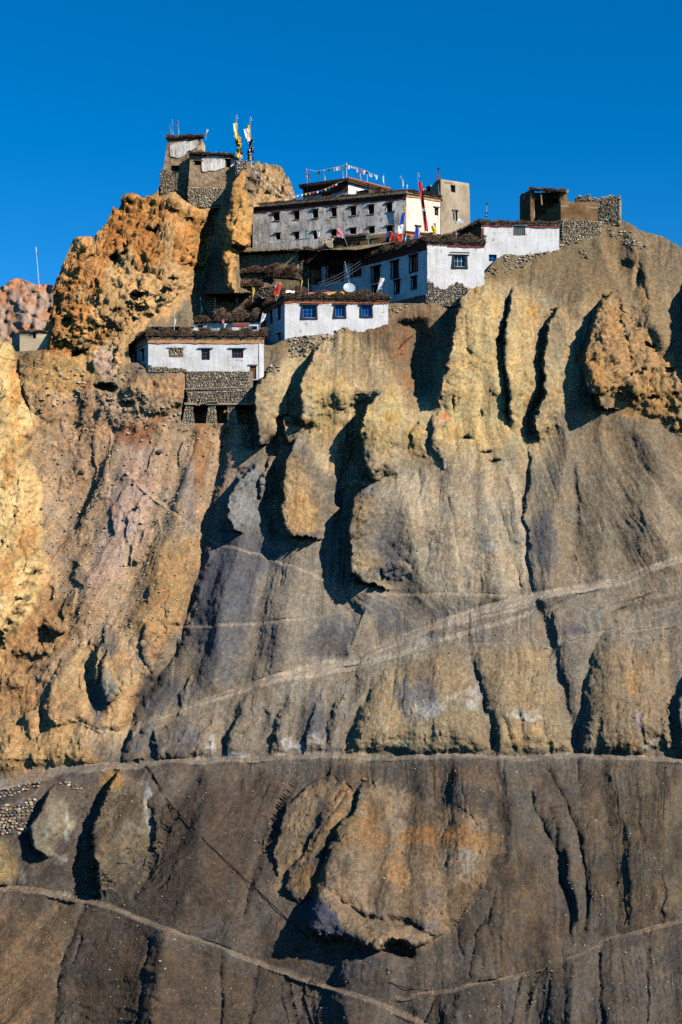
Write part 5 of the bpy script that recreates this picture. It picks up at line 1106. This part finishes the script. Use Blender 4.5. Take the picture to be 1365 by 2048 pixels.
# ---- flags
def wavy(mb, p, q, u, w, amp=.08, nu=10, nv=6, taper=1.0, ph=0.):
    """cloth hanging from p to q (top to bottom), w metres wide along u, rippled"""
    p, q, u = Vector(p), Vector(q), Vector(u).normalized(); n = (q-p).cross(u).normalized(); i0 = len(mb.v)
    for a in range(nu+1):
        f = a/nu; c = p.lerp(q, f); ww = w*(1+(taper-1)*f)
        for b in range(nv+1):
            g = b/nv; mb.v.append(tuple(c + u*(ww*g) + n*(amp*math.sin(5*f+6*g+ph)*g + .3*amp*math.sin(13*f+ph)*g)))
    for a in range(nu):
        for b in range(nv): k = i0+a*(nv+1)+b; mb.f.append((k, k+1, k+nv+2, k+nv+1))
def flag_pole(label, foot, top, Y, cloths, r=.03, group=None, m='pole', finial=None, Y2=None):
    """foot, top: pixels; cloths: (colour, from fraction, to fraction down the pole, width m (+right / -left), taper)"""
    a, b = pt(*foot, Y), pt(*top, Y2 or Y); t = thing('prayer_flag_pole', label, 'flag pole', a - Vector((0,0,.3)), group)
    mb = MB(); mb.tube([a-Vector((0,0,.3)), a.lerp(b,.5)+Vector((.01,0,0)), b], r, r*.6); mb.build('pole', M[m], t)
    for k, (c, f0, f1, w, tp) in enumerate(cloths):
        mb = MB(); p, q = b.lerp(a, f0), b.lerp(a, f1); wavy(mb, p, q, Vector((1 if w > 0 else -1, -.25, -.18)), abs(w), .10*min(1, abs(w)*2.2), taper=tp, ph=k*1.7+foot[0]); mb.build('cloth', CL[c], t)
    if finial:
        mb = MB(); wavy(mb, b+Vector((0,0,.3)), b-Vector((0,0,.05)), Vector((.8,-.4,0)), .25, .06); mb.build('finial_cloth', CL[finial], t)
    return t
YA = Ya
flag_pole('bare white topped pole standing on the far red hill', (79,572), (72,494), 236, [('white',0,.22,.10,.6)], .05, m='polewhite')
flag_pole('teal flag on a thin pole beside the dark hollow at the cliff foot', (190,752), (188,728), 161.5, [('teal',.02,.95,.24,.6)])
flag_pole('teal pennant on short pole left of the long brushwood roof', (270,664), (268,636), 166.5, [('teal',.1,.85,-.22,.5)])
flag_pole('navy pennant on short pole by the cliff behind the brushwood roof', (287,655), (286,618), 167.5, [('navy',.08,.5,-.22,.5)])
flag_pole('tall pole with blue pennant rising behind the brushwood roof corner', (302,652), (299,598), 167.5, [('blue',.05,.35,-.25,.4),('grey',.4,.6,.12,.6)])
flag_pole('pole tipped with white tuft above pale pennant on long brushwood roof', (349,655), (349,622), 163, [('white',.45,.95,.18,.7),('white',.02,.16,.18,1)], .025, m='polewhite')
flag_pole('red and navy pennant on pole at the shaded house corner', (376,632), (378,598), 171, [('red',.05,.4,-.22,.8),('navy',.42,.65,-.18,.5)])
flag_pole('green and white pennant on pole before the shaded white house', (403,632), (401,595), 170, [('green',.06,.45,.26,.7),('white',.46,.85,.22,.4)])
flag_pole('slim cream pole without a spread flag before the shaded white house', (429,628), (430,592), 170, [('lemon',.08,.6,.10,.7)], .035, m='polewhite')
flag_pole('long grey pennant on leaning pole by shaded house door', (473,616), (475,578), 169.6, [('grey',.08,.8,.28,.3)])
flag_pole('yellow pennant on short pole against the stone yard wall', (506,598), (505,572), 169.8, [('yellow',.1,.8,.22,1.2)])
flag_pole('pink and white pennant above the tiny painted shrine', (449,660), (448,638), 164, [('pink',.05,.4,-.16,1.2),('white',.4,.95,.26,.5)])
flag_pole('white rag on pole leaning at the blue windowed house side wall', (518,658), (526,624), 161.6, [('white',.06,.6,.42,.7)])
flag_pole('bright red triangular flag above the blue windowed house roof corner', (553,596), (566,567), 164, [('red',.05,.75,-.55,.9)])
flag_pole('bundle of white, blue and yellow cloths beside the red triangular flag', (551,596), (551,568), 164.6, [('white',.05,.3,.3,1),('blue',.3,.5,.3,1),('pink',.48,.6,.34,1),('yellow',.62,.85,.34,1.2)])
flag_pole('thin yellow wrapped pole on the blue windowed house roof', (601,590), (604,555), 165.4, [('yellow',.15,.7,.12,.8),('gold',.7,.74,.3,1)])
flag_pole('thin dark red wrapped pole on the blue windowed house roof', (617,592), (617,558), 165.8, [('maroon',.1,.6,.08,1)])
flag_pole('large white ragged flag on the roof end below the dark windows', (752,588), (762,554), 165.2, [('white',.04,.7,.40,1.2),('grey',.7,.85,.3,.6)])
flag_pole('teal pennant against the monastery lower windows', (611,492), (610,457), 178, [('teal',.08,.55,.22,.8)])
flag_pole('white and blue rags by the third lower monastery window', (637,490), (634,460), 178, [('white',.05,.5,.34,.7),('grey',.4,.8,.3,.6)])
flag_pole('pink flag hanging before the fourth lower monastery window', (697,492), (680,454), 176, [('pink',.05,.5,-.5,1.3)])
flag_pole('green flag on leaning pole on the rusty brushwood roof', (742,498), (727,450), 174.2, [('green',.55,.9,.34,1.5)])
flag_pole('blue, white and red tricolour banner hanging from a pole before monastery', (803,486), (813,411), 173.2, [('gold',.04,.16,-.16,1),('blue',.18,.5,-.32,1.7),('white',.501,.74,-.55,1.1),('red',.741,.98,-.6,1)], .035)
flag_pole('tall red banner on a pole with white finial before monastery end wall', (853,480), (835,352), 174.2, [('red',.09,.50,.42,.9),('white',.501,.54,.38,1),('red',.541,.86,.40,.9)], .035, finial='white')
flag_pole('blue and white pennant below the tall red banner', (838,482), (837,450), 173, [('blue',.1,.9,-.30,2.0),('white',.15,.8,.16,1)])
flag_pole('yellow flag bundle by the mud tower foot', (874,478), (872,446), 174.4, [('yellow',.15,.75,-.5,.9),('grey',.0,.2,-.3,1)])
flag_pole('white, navy and red cloths hung at the mud annex end', (780,490), (779,461), 174.4, [('white',.05,.5,-.3,1.4),('navy',.4,.95,-.4,1.2),('red',.08,.95,.42,.7)])
flag_pole('slim white streamer pole beside the dark brushwood lean-to', (914,478), (908,418), 171.5, [('grey',.05,.5,.14,.8)], .025, m='polewhite')
flag_pole('red flag on pole at the chapel roof left corner', (615,374), (613,335), 183.5, [('red',.25,.6,.24,1.3),('white',.25,.55,.10,1.4)])
flag_pole('slender pole with pale cloth near the chapel left eave', (650,366), (649,346), 184, [('lemon',.3,.8,.10,1)])
flag_pole('pole with yellowish cloth behind the chapel ridge', (686,364), (686,340), 184.5, [('lemon',.25,.85,.12,1)])
flag_pole('tallest central pole carrying the prayer flag string above chapel', (694,364), (693,325), 182.4, [('white',.05,.2,.1,1)], .035, m='polewhite')
flag_pole('pole with small red cloth on the chapel right roof', (724,371), (721,345), 184, [('red',.05,.35,-.14,1)], m='polewhite')
flag_pole('plain pale pole on the chapel right roof', (735,372), (735,341), 184.6, [('navy',.02,.2,-.2,1)], m='polewhite')
flag_pole('white cloth pole behind the chapel right eave', (769,379), (768,347), 185.4, [('white',.15,.6,-.12,1)])
flag_pole('white wrapped mast by the monastery roof corner', (807,382), (803,350), 178, [('white',.25,.8,.14,1),('grey',.1,.2,-.2,1)])
flag_pole('short white pole by the monastery roof corner', (815,382), (814,369), 178, [('white',.05,.8,.10,1)], m='polewhite')
flag_pole('thin pole with pale rag on the summit tower right corner', (412,275), (414,257), 179.5, [('white',.1,.5,.22,.6)])
flag_pole('tallest pole with rust rag on the summit tower', (358,273), (356,241), 179.5, [('maroon',.02,.2,-.2,1),('grey',.3,.9,.08,1)])
flag_pole('slim bare pole on the summit tower left corner', (346,272), (345,238), 179.8, [('white',.75,.95,.12,1)], .02)
flag_pole('short leaning bare pole on the summit tower left corner', (343,272), (340,249), 179.8, [('grey',.8,.95,.10,1)], .02)
# the two banner poles on the summit
def summit(label, foot, top, Y, ban, bundle):
    t = flag_pole(label, foot, top, Y, ban, .06, finial='white'); a, b = pt(*foot, Y), pt(*top, Y); rnd = random.Random(foot[0])
    for k in range(26):
        f = .46+.5*rnd.random(); c = b.lerp(a, f); mb = MB(); an_ = rnd.uniform(0, 6.28); w_ = rnd.uniform(.25,.5)
        wavy(mb, c+Vector((0,0,.25)), c-Vector((0,0,rnd.uniform(.1,.45))), Vector((math.cos(an_), math.sin(an_), rnd.uniform(-.7,.1))), w_, .09, 5, 4, ph=k); mb.build('cloth', CL[rnd.choice(bundle)], t)
summit('yellow bannered pole wrapped in rust and olive cloths on the summit', (481,318), (472,236), 177.4, [('lemon',.12,.45,-.34,1.2),('yellow',.12,.5,.12,1)], ('olive','maroon','olive','gold','dark','yellow'))
summit('white and yellow bannered pole wrapped in blue cloths on the summit', (503,322), (500,240), 178.0, [('gold',.12,.5,-.32,1.1),('white',.2,.5,-.7,.7)], ('blue','navy','dark','maroon','white','gold'))

def flag_string(label, pts, Y, flags):
    t = thing('prayer_flag_string', label, 'prayer flags', pt(*pts[0], Y)); P3 = [pt(x, y, Y) for x, y in pts]; mb = MB(); mb.tube(P3, .012, n=4); mb.build('cord', M['polewhite'], t)
    tot = [0]; 
    for i in range(len(P3)-1): tot.append(tot[-1]+(P3[i+1]-P3[i]).length)
    for k, (f, c, w, h) in enumerate(flags):
        d = f*tot[-1]; i = max(j for j in range(len(tot)-1) if tot[j] <= d); g = (d-tot[i])/(tot[i+1]-tot[i]); p = P3[i].lerp(P3[i+1], g); u = (P3[i+1]-P3[i]).normalized()
        mb = MB(); wavy(mb, p, p-Vector((random.uniform(-.08,.08), .03, h)), u, w, .05, 4, 4, ph=k); mb.build('flag', CL[c], t)
fl = [(.13,'green',.2,.42),(.165,'dark',.22,.42),(.25,'white',.1,.14),(.30,'dark',.2,.28),(.335,'green',.25,.2),(.385,'grey',.2,.42),(.42,'white',.2,.4),(.45,'grey',.2,.42),(.475,'olive',.14,.4),(.51,'teal',.3,.36),(.545,'dark',.14,.3),(.585,'white',.22,.4),(.62,'white',.2,.22),(.66,'white',.16,.2),(.70,'lemon',.16,.5),(.73,'olive',.16,.5),(.77,'pink',.2,.4),(.80,'white',.22,.44),(.83,'navy',.24,.3),(.88,'white',.14,.4),(.91,'lemon',.14,.4),(.955,'white',.2,.2),(.975,'white',.18,.5)]
flag_string('string of green, white and grey prayer flags strung high above the chapel', [(612,338),(634,343),(655,338),(675,334),(693,329),(705,333),(722,337),(738,345),(756,351)], 182.3, fl)
flag_string('low string of small coloured prayer flags crossing the chapel front', [(568,398),(592,391),(606,388),(628,384),(645,380),(662,373),(676,366),(686,362)], 181.0, [(.03+.065*k, c, .22, .22) for k, c in enumerate(('white','teal','white','lemon','white','yellow','grey','red','white','blue','yellow','teal','red','white'))])
flag_string('tangle of small multicoloured prayer flags along the mud annex parapet', [(640,482),(655,478),(668,477),(680,474),(694,471)], 176.2, [(.04+.06*k, c, .2, .2) for k, c in enumerate(('green','yellow','red','white','blue','green','red','white','yellow','red','blue','pink','green','white','blue'))])
flag_string('faded prayer flag string sagging from the summit house along the rock', [(500,325),(506,332),(514,345),(530,362),(548,378),(566,392)], 173.0, [(.05+.085*k, c, .2, .2) for k, c in enumerate(('white','green','white','grey','white','lemon','white','grey','teal','white','lemon'))])

# ---- dishes and aerials
def dish(label, px_, py_, Y, r, foot):
    c = pt(px_, py_, Y); t = thing('satellite_dish', label, 'satellite dish', pt(*foot, Y)); d = Vector((.10,-.85,.5)).normalized(); a = d.cross(Vector((0,0,1))).normalized(); b = a.cross(d)
    mb = MB(); n = 24; rings = 6
    for i in range(rings+1):
        f = i/rings
        for j in range(n): an_ = 2*math.pi*j/n; mb.v.append(tuple(c + (a*math.cos(an_)+b*math.sin(an_))*r*f + d*(.22*r*f*f)))
    for i in range(rings):
        for j in range(n): mb.f.append((i*n+j, i*n+(j+1) % n, (i+1)*n+(j+1) % n, (i+1)*n+j))
    mb.build('reflector', M['dish'], t, True)
    mb = MB(); mb.tube([c-b*r+d*.2*r, c+d*r*.95], .018, n=5); mb.tube([c+d*r*.9, c+d*r*1.05], .05); mb.build('feed_arm', M['metal'], t)
    mb = MB(); mb.tube([pt(*foot, Y+.1), c-d*.05], .035); mb.build('mount', M['metal'], t)
dish('round white satellite dish on the blue windowed house roof', 699, 577, 165.3, .60, (699,594)); dish('small white satellite dish beside the mud tower', 922, 443, 172.6, .34, (922,454))
def aerial(label, foot, top, Y, rods):
    a, b = pt(*foot, Y), pt(*top, Y); t = thing('aerial', label, 'aerial', a-Vector((0,0,.2))); mb = MB(); mb.tube([a-Vector((0,0,.3)), b], .03, .02); mb.build('mast', M['metal'], t)
    for f, w_, z_ in rods:
        p = b.lerp(a, f); mb = MB(); mb.box(p+Vector((-w_/2,-.03,-z_/2)), (w_,0,0), (0,.06,0), (0,0,z_)); mb.build('element', M['black'], t)
aerial('dark aerial mast on the maroon banded house roof', (973,446), (974,407), 172, [(.03,.16,.22),(.5,.2,.18),(.68,.2,.18),(.84,.2,.16)])
aerial('leaning dark mast behind the large satellite dish', (704,585), (690,523), 168.5, [(.4,.16,.16),(.55,.14,.12)])
aerial('thin aerial on the monastery right roof corner', (880,402), (877,370), 178.2, [(.1,.3,.05),(.3,.22,.05)])
wr_ = thing('overhead_wires', 'three pale wires slung before the shaded wing windows', 'wires', pt(650, 575, 171))
for k in range(3):
    mb = MB(); a, b = pt(636+k*4, 566+k*4, 170.8), pt(722+k, 521+k*6, 171.5); mb.tube([a.lerp(b, f/8)-Vector((0,0,.25*math.sin(math.pi*f/8))) for f in range(9)], .007, n=4); mb.build('wire', M['metal'], wr_)
# roof clutter on house B: sheets and cushions laid out
for lb, c, x0, y0, w_ in (('pinkish blanket spread on the brushwood roof edge','pink',618,588,46),('yellow cloth roll lying on the brushwood roof edge','yellow',650,588,24),('second yellow cloth roll near the satellite dish','yellow',677,587,12),('white sheet drying beside the bright red triangular flag','white',572,584,18)):
    p = pt(x0, y0, 163.9); t = thing('drying_cloth', lb, 'cloth', p); mb = MB(); wavy(mb, p+Vector((0,.3,.22)), p+Vector((0,-.15,-.12)), Vector((1,0,0)), w_*.05, .07, 6, 14, ph=x0); mb.build('cloth', CL[c], t)

# ---- cable down the lower slope
cp = [(292,1532),(312,1562),(346,1612),(388,1656),(430,1697),(462,1726),(492,1758),(530,1796),(566,1832),(600,1862),(622,1882)]
pts3 = []
for i in range(len(cp)-1):
    for k in range(6):
        f = k/6; x_, y_ = cp[i][0]+(cp[i+1][0]-cp[i][0])*f, cp[i][1]+(cp[i+1][1]-cp[i][1])*f; p_, _n = terrain_at(x_, y_); pts3.append(np.array(p_))
pts3 = np.array(pts3)
for _ in range(6): pts3[1:-1] = np.stack([(pts3[:-2]+pts3[2:])/2, pts3[1:-1]])[[0,1]].mean(0)
pts3 = [Vector(p)+Vector((0,-.12,.08)) for p in pts3]
mb = MB(); mb.tube(pts3, .045, n=6); tag(mb.build('water_pipe', M['black'], None, True), 'long black pipe snaking down the dark slope below the road', 'pipe')
cp2 = [(780,1966),(800,1974),(822,1978),(860,1984)]
mb = MB(); mb.tube([Vector(terrain_at(x_, y_)[0])+Vector((0,-.1,.08)) for x_, y_ in cp2], .035, n=5); tag(mb.build('water_pipe', M['black'], None), 'short black pipe lying below the big orange rock shell', 'pipe')

# ---- dry stone retaining walls by the road, single stones
def in_poly(x, y, poly):
    c = False
    for i in range(len(poly)):
        (x1,y1),(x2,y2) = poly[i], poly[(i+1) % len(poly)]
        if (y1 > y) != (y2 > y) and x < (x2-x1)*(y-y1)/(y2-y1)+x1: c = not c
    return c
def stone_patch(label, poly, pitch, size, name='dry_stone_wall', mats=(0,0,1,2,2,3,4)):
    poly_x = [p[0] for p in poly]; poly_y = [p[1] for p in poly]; c0, _ = terrain_at(sum(poly_x)/len(poly), sum(poly_y)/len(poly)); t = thing(name, label, 'wall', c0); n = 0
    y = min(poly_y); row = 0
    while y < max(poly_y):
        x = min(poly_x)+(pitch*.5 if row % 2 else 0)
        while x < max(poly_x):
            if in_poly(x, y, poly) and n < 290:
                p, nn = terrain_at(x+random.uniform(-1.5,1.5), y+random.uniform(-1,1)); mi_ = random.choice(mats); o = bpy.data.objects.new('stone', STONE_M[random.randrange(8)][mi_]); COL.objects.link(o); o.parent = t
                k = size*random.uniform(.7,1.3); o.location = p-c0+nn*.05; o.scale = (k*random.uniform(.8,1.3), k, k*random.uniform(.75,1.1)); o.rotation_euler = (random.uniform(-.3,.3), random.uniform(-.3,.3), random.uniform(0,6.3)); n += 1
            x += pitch*random.uniform(.85,1.15)
        y += pitch*.72; row += 1
    return t
STONE_M = []
for me in STONES:
    row = []
    for m_ in ST: c = me.copy(); c.name = 'stone'; c.materials.append(m_); row.append(c)
    STONE_M.append(row)
stone_patch('dry stone retaining wall holding up the road edge', [(-20,1580),(40,1568),(82,1560),(84,1570),(50,1582),(0,1600),(-20,1606)], 8.5, .19)
stone_patch('tall dry stone retaining wall below the side track', [(-20,1616),(30,1604),(72,1592),(66,1620),(58,1650),(50,1668),(20,1668),(-20,1662)], 8.5, .19)
stone_patch('short ragged line of stones beside the dark rock below the road', [(118,1562),(135,1565),(165,1580),(162,1588),(140,1578),(118,1568)], 8, .16)

# ---- rubble spread (uncounted)
def rubble(label, polys, pitch, size, mats=(0,0,1,2,3), name='rubble', jitter=1.6, prob=.62):
    items = []
    for poly in polys:
        xs = [p[0] for p in poly]; ys = [p[1] for p in poly]; y = min(ys)
        while y < max(ys):
            x = min(xs)
            while x < max(xs):
                xx_, yy_ = x+random.uniform(-pitch,pitch)*.5*jitter, y+random.uniform(-pitch,pitch)*.5*jitter
                if random.random() < prob and in_poly(xx_, yy_, poly):
                    p, nn = terrain_at(xx_, yy_); k = size*random.choice((.4,.5,.6,.7,.8,1,1,1.3,1.7)); items.append((p+nn*k*.25, (k*random.uniform(.8,1.4), k, k*random.uniform(.7,1.2)), random.choice(mats), random.uniform(0,6.3)))
                x += pitch
            y += pitch*.8
    o = stones_joined(name, items, None); tag(o, label, 'rubble', kind='stuff'); return o
rubble('loose rubble stones banked along the foot of the white houses', [[(578,672),(640,672),(690,648),(720,628),(776,610),(830,606),(800,622),(740,634),(700,650),(690,668),(640,690),(600,712),(575,716)],[(505,745),(530,732),(560,730),(560,750),(520,760)]], 4.4, .13, prob=.85)
rubble('loose rubble stones and walling below the ruin and maroon banded house', [[(1004,520),(1040,496),(1070,480),(1118,470),(1190,466),(1160,486),(1120,500),(1060,520),(1030,545),(1012,560)],[(1205,462),(1240,455),(1270,468),(1300,500),(1270,500),(1230,478)],[(1150,500),(1175,505),(1180,525),(1160,515)],[(940,560),(968,540),(990,530),(1000,545),(960,570),(900,590),(880,600)]], 4.4, .13, prob=.8)
rubble('rubble stones and broken rock below the summit tower and beside the terrace', [[(195,745),(250,742),(300,800),(372,800),(360,850),(250,860),(190,820)],[(60,720),(180,740),(180,800),(80,830)],[(320,388),(360,372),(385,392),(420,400),(430,410),(380,408),(330,402)],[(255,735),(290,728),(292,745),(255,748)]], 6.5, .13, prob=.30)
rubble('small loose stones strewn over the scree', [[(80,850),(250,780),(460,860),(420,1100),(300,1300),(120,1300),(80,1100)]], 9, .075, (0,3,3,1,2), 'scree_stones', 2.0, .6)
rubble('small loose stones strewn over the lower slopes', [[(0,1530),(1365,1530),(1365,2048),(0,2048)],[(430,1100),(1365,950),(1365,1500),(250,1500)]], 19, .055, (0,3,1,2,2,4), 'slope_stones', 2.0, .6)

# ---- countable boulders on the scree
BIG = [(320,902,14,'dark'),(255,948,11,'buff'),(292,985,8,'grey'),(333,998,8,'grey'),(350,1000,8,'grey'),(408,910,7,'grey'),(275,1010,10,'rust'),(283,1045,8,'pale'),(302,880,8,'buff'),(236,905,6,'pale'),(220,915,7,'pale'),(116,928,8,'grey'),(205,990,6,'pale'),(156,1022,6,'pale'),(82,1020,8,'grey'),(104,1022,6,'pale'),(130,1058,7,'grey'),(80,1050,8,'grey'),(210,1055,6,'pink'),(160,1130,7,'buff'),(385,1110,6,'pale'),(383,1150,5,'grey'),(318,1186,6,'grey'),(336,1223,7,'pale'),(195,1058,6,'grey'),(220,1048,6,'grey'),(165,945,14,'rust'),(257,868,7,'pale'),(284,880,6,'pale'),(210,890,6,'pale'),(248,850,6,'grey'),(293,935,6,'grey'),(398,880,5,'pale'),(428,885,5,'pale'),(345,770,0,'x'),(248,1130,6,'buff'),(194,1098,5,'pink'),(300,1010,5,'pale'),(140,880,5,'grey'),(176,860,6,'buff'),(270,1150,5,'pale'),(228,970,7,'buff')]
BM = dict(dark=ST[4], grey=ST[1], buff=ST[0], pale=ST[3], rust=noise_mat('stone_rust', [(.24,.12,.06),(.36,.20,.10)], (4,4,4), 6, .95, .4), pink=noise_mat('stone_pink', [(.36,.25,.20),(.48,.36,.30)], (4,4,4), 6, .95, .4))
BROCK = [rock_mesh('boulder', 40+s_, 2, .8) for s_ in range(5)]
BME = {}
word = dict(dark='dark slate', grey='grey', buff='buff', pale='pale cream', rust='rust coloured', pink='pinkish')
for i, (x, y, sz, k) in enumerate(BIG):
    if not sz: continue
    key = (i % 5, k)
    if key not in BME: c = BROCK[key[0]].copy(); c.materials.append(BM[k]); BME[key] = c
    p, nn = terrain_at(x, y); o = bpy.data.objects.new('boulder', BME[key]); COL.objects.link(o); r_ = sz*.024
    o.location = p+nn*r_*.35; o.scale = (r_*random.uniform(.9,1.3), r_, r_*random.uniform(.8,1.1)); o.rotation_euler = (random.uniform(-.3,.3), random.uniform(-.3,.3), random.uniform(0,6.3))
    lb = word[k]+' boulder lying on the brown scree below the stone terrace'
    if (x, y) == (320,902): lb = 'largest dark slate boulder lying alone on the scree below the terrace'
    if (x, y) == (255,948): lb = 'flat buff slab jutting from the crest of the pink rib'
    if (x, y) == (165,945): lb = 'largest rust coloured boulder in the brown gully by the yellow cliff'
    tag(o, lb, 'boulder', None if lb.startswith(('largest','flat')) else word[k]+' boulders on the scree')
p, nn = terrain_at(728, 1556); t = bpy.data.objects.new('boulder', BME[(6 % 5, 'rust')]); COL.objects.link(t); t.location = p+nn*.15; t.scale = (.36,.25,.2); tag(t, 'rust coloured rock perched at the tip of the orange shell below the road', 'boulder')

# ---- shrubs clinging to the cliff
def shrub(label, px_, py_, r):
    p, nn = terrain_at(px_, py_); p = p+nn*r*.4; t = thing('shrub', label, 'shrub', p); rnd = random.Random(int(px_)); mb = MB()
    for k in range(7):
        d = Vector((rnd.gauss(0,1), -abs(rnd.gauss(0,1)), rnd.uniform(.2,1.4))).normalized()*r*rnd.uniform(.6,1); mb.tube([p-nn*r*.5, p+d*.5, p+d], .02, .008, 4)
    mb.build('stems', M['wood'], t); mb = MB()
    for k in range(420):
        d = Vector((rnd.gauss(0,1), rnd.gauss(0,1), rnd.gauss(0,1))).normalized()*r*rnd.random()**.4*(1+.3*math.sin(k)); c = p+Vector((d.x, d.y*.7, d.z*.85+r*.2)); a = Vector((rnd.gauss(0,1), rnd.gauss(0,1), rnd.gauss(0,1))).normalized()*.07; b = a.cross(Vector((rnd.gauss(0,1), rnd.gauss(0,1), rnd.gauss(0,1)))).normalized()*.035
        mb.v += [tuple(c-a), tuple(c+b), tuple(c+a), tuple(c-b)]; j = len(mb.v)-4; mb.f.append((j,j+1,j+2,j+3))
    mb.build('foliage', M['leaf'], t)
shrub('small green shrub high on the left shoulder of the orange cliff', 158, 495, .45); shrub('low green shrub just below another on the orange cliff shoulder', 170, 505, .38); shrub('green shrub in the middle of the orange cliff face', 201, 594, .5); shrub('dark green bush beside the pale mud hut', 122, 691, .5); shrub('grey green tuft on the crest below the summit tower', 310, 411, .3); shrub('small green tuft left of the summit house footing', 183, 513, .3)

for o in bpy.data.objects:
    if '_loc' in o: del o['_loc']
    if not o.parent and 'category' in o and 'kind' not in o: o['kind'] = 'thing'
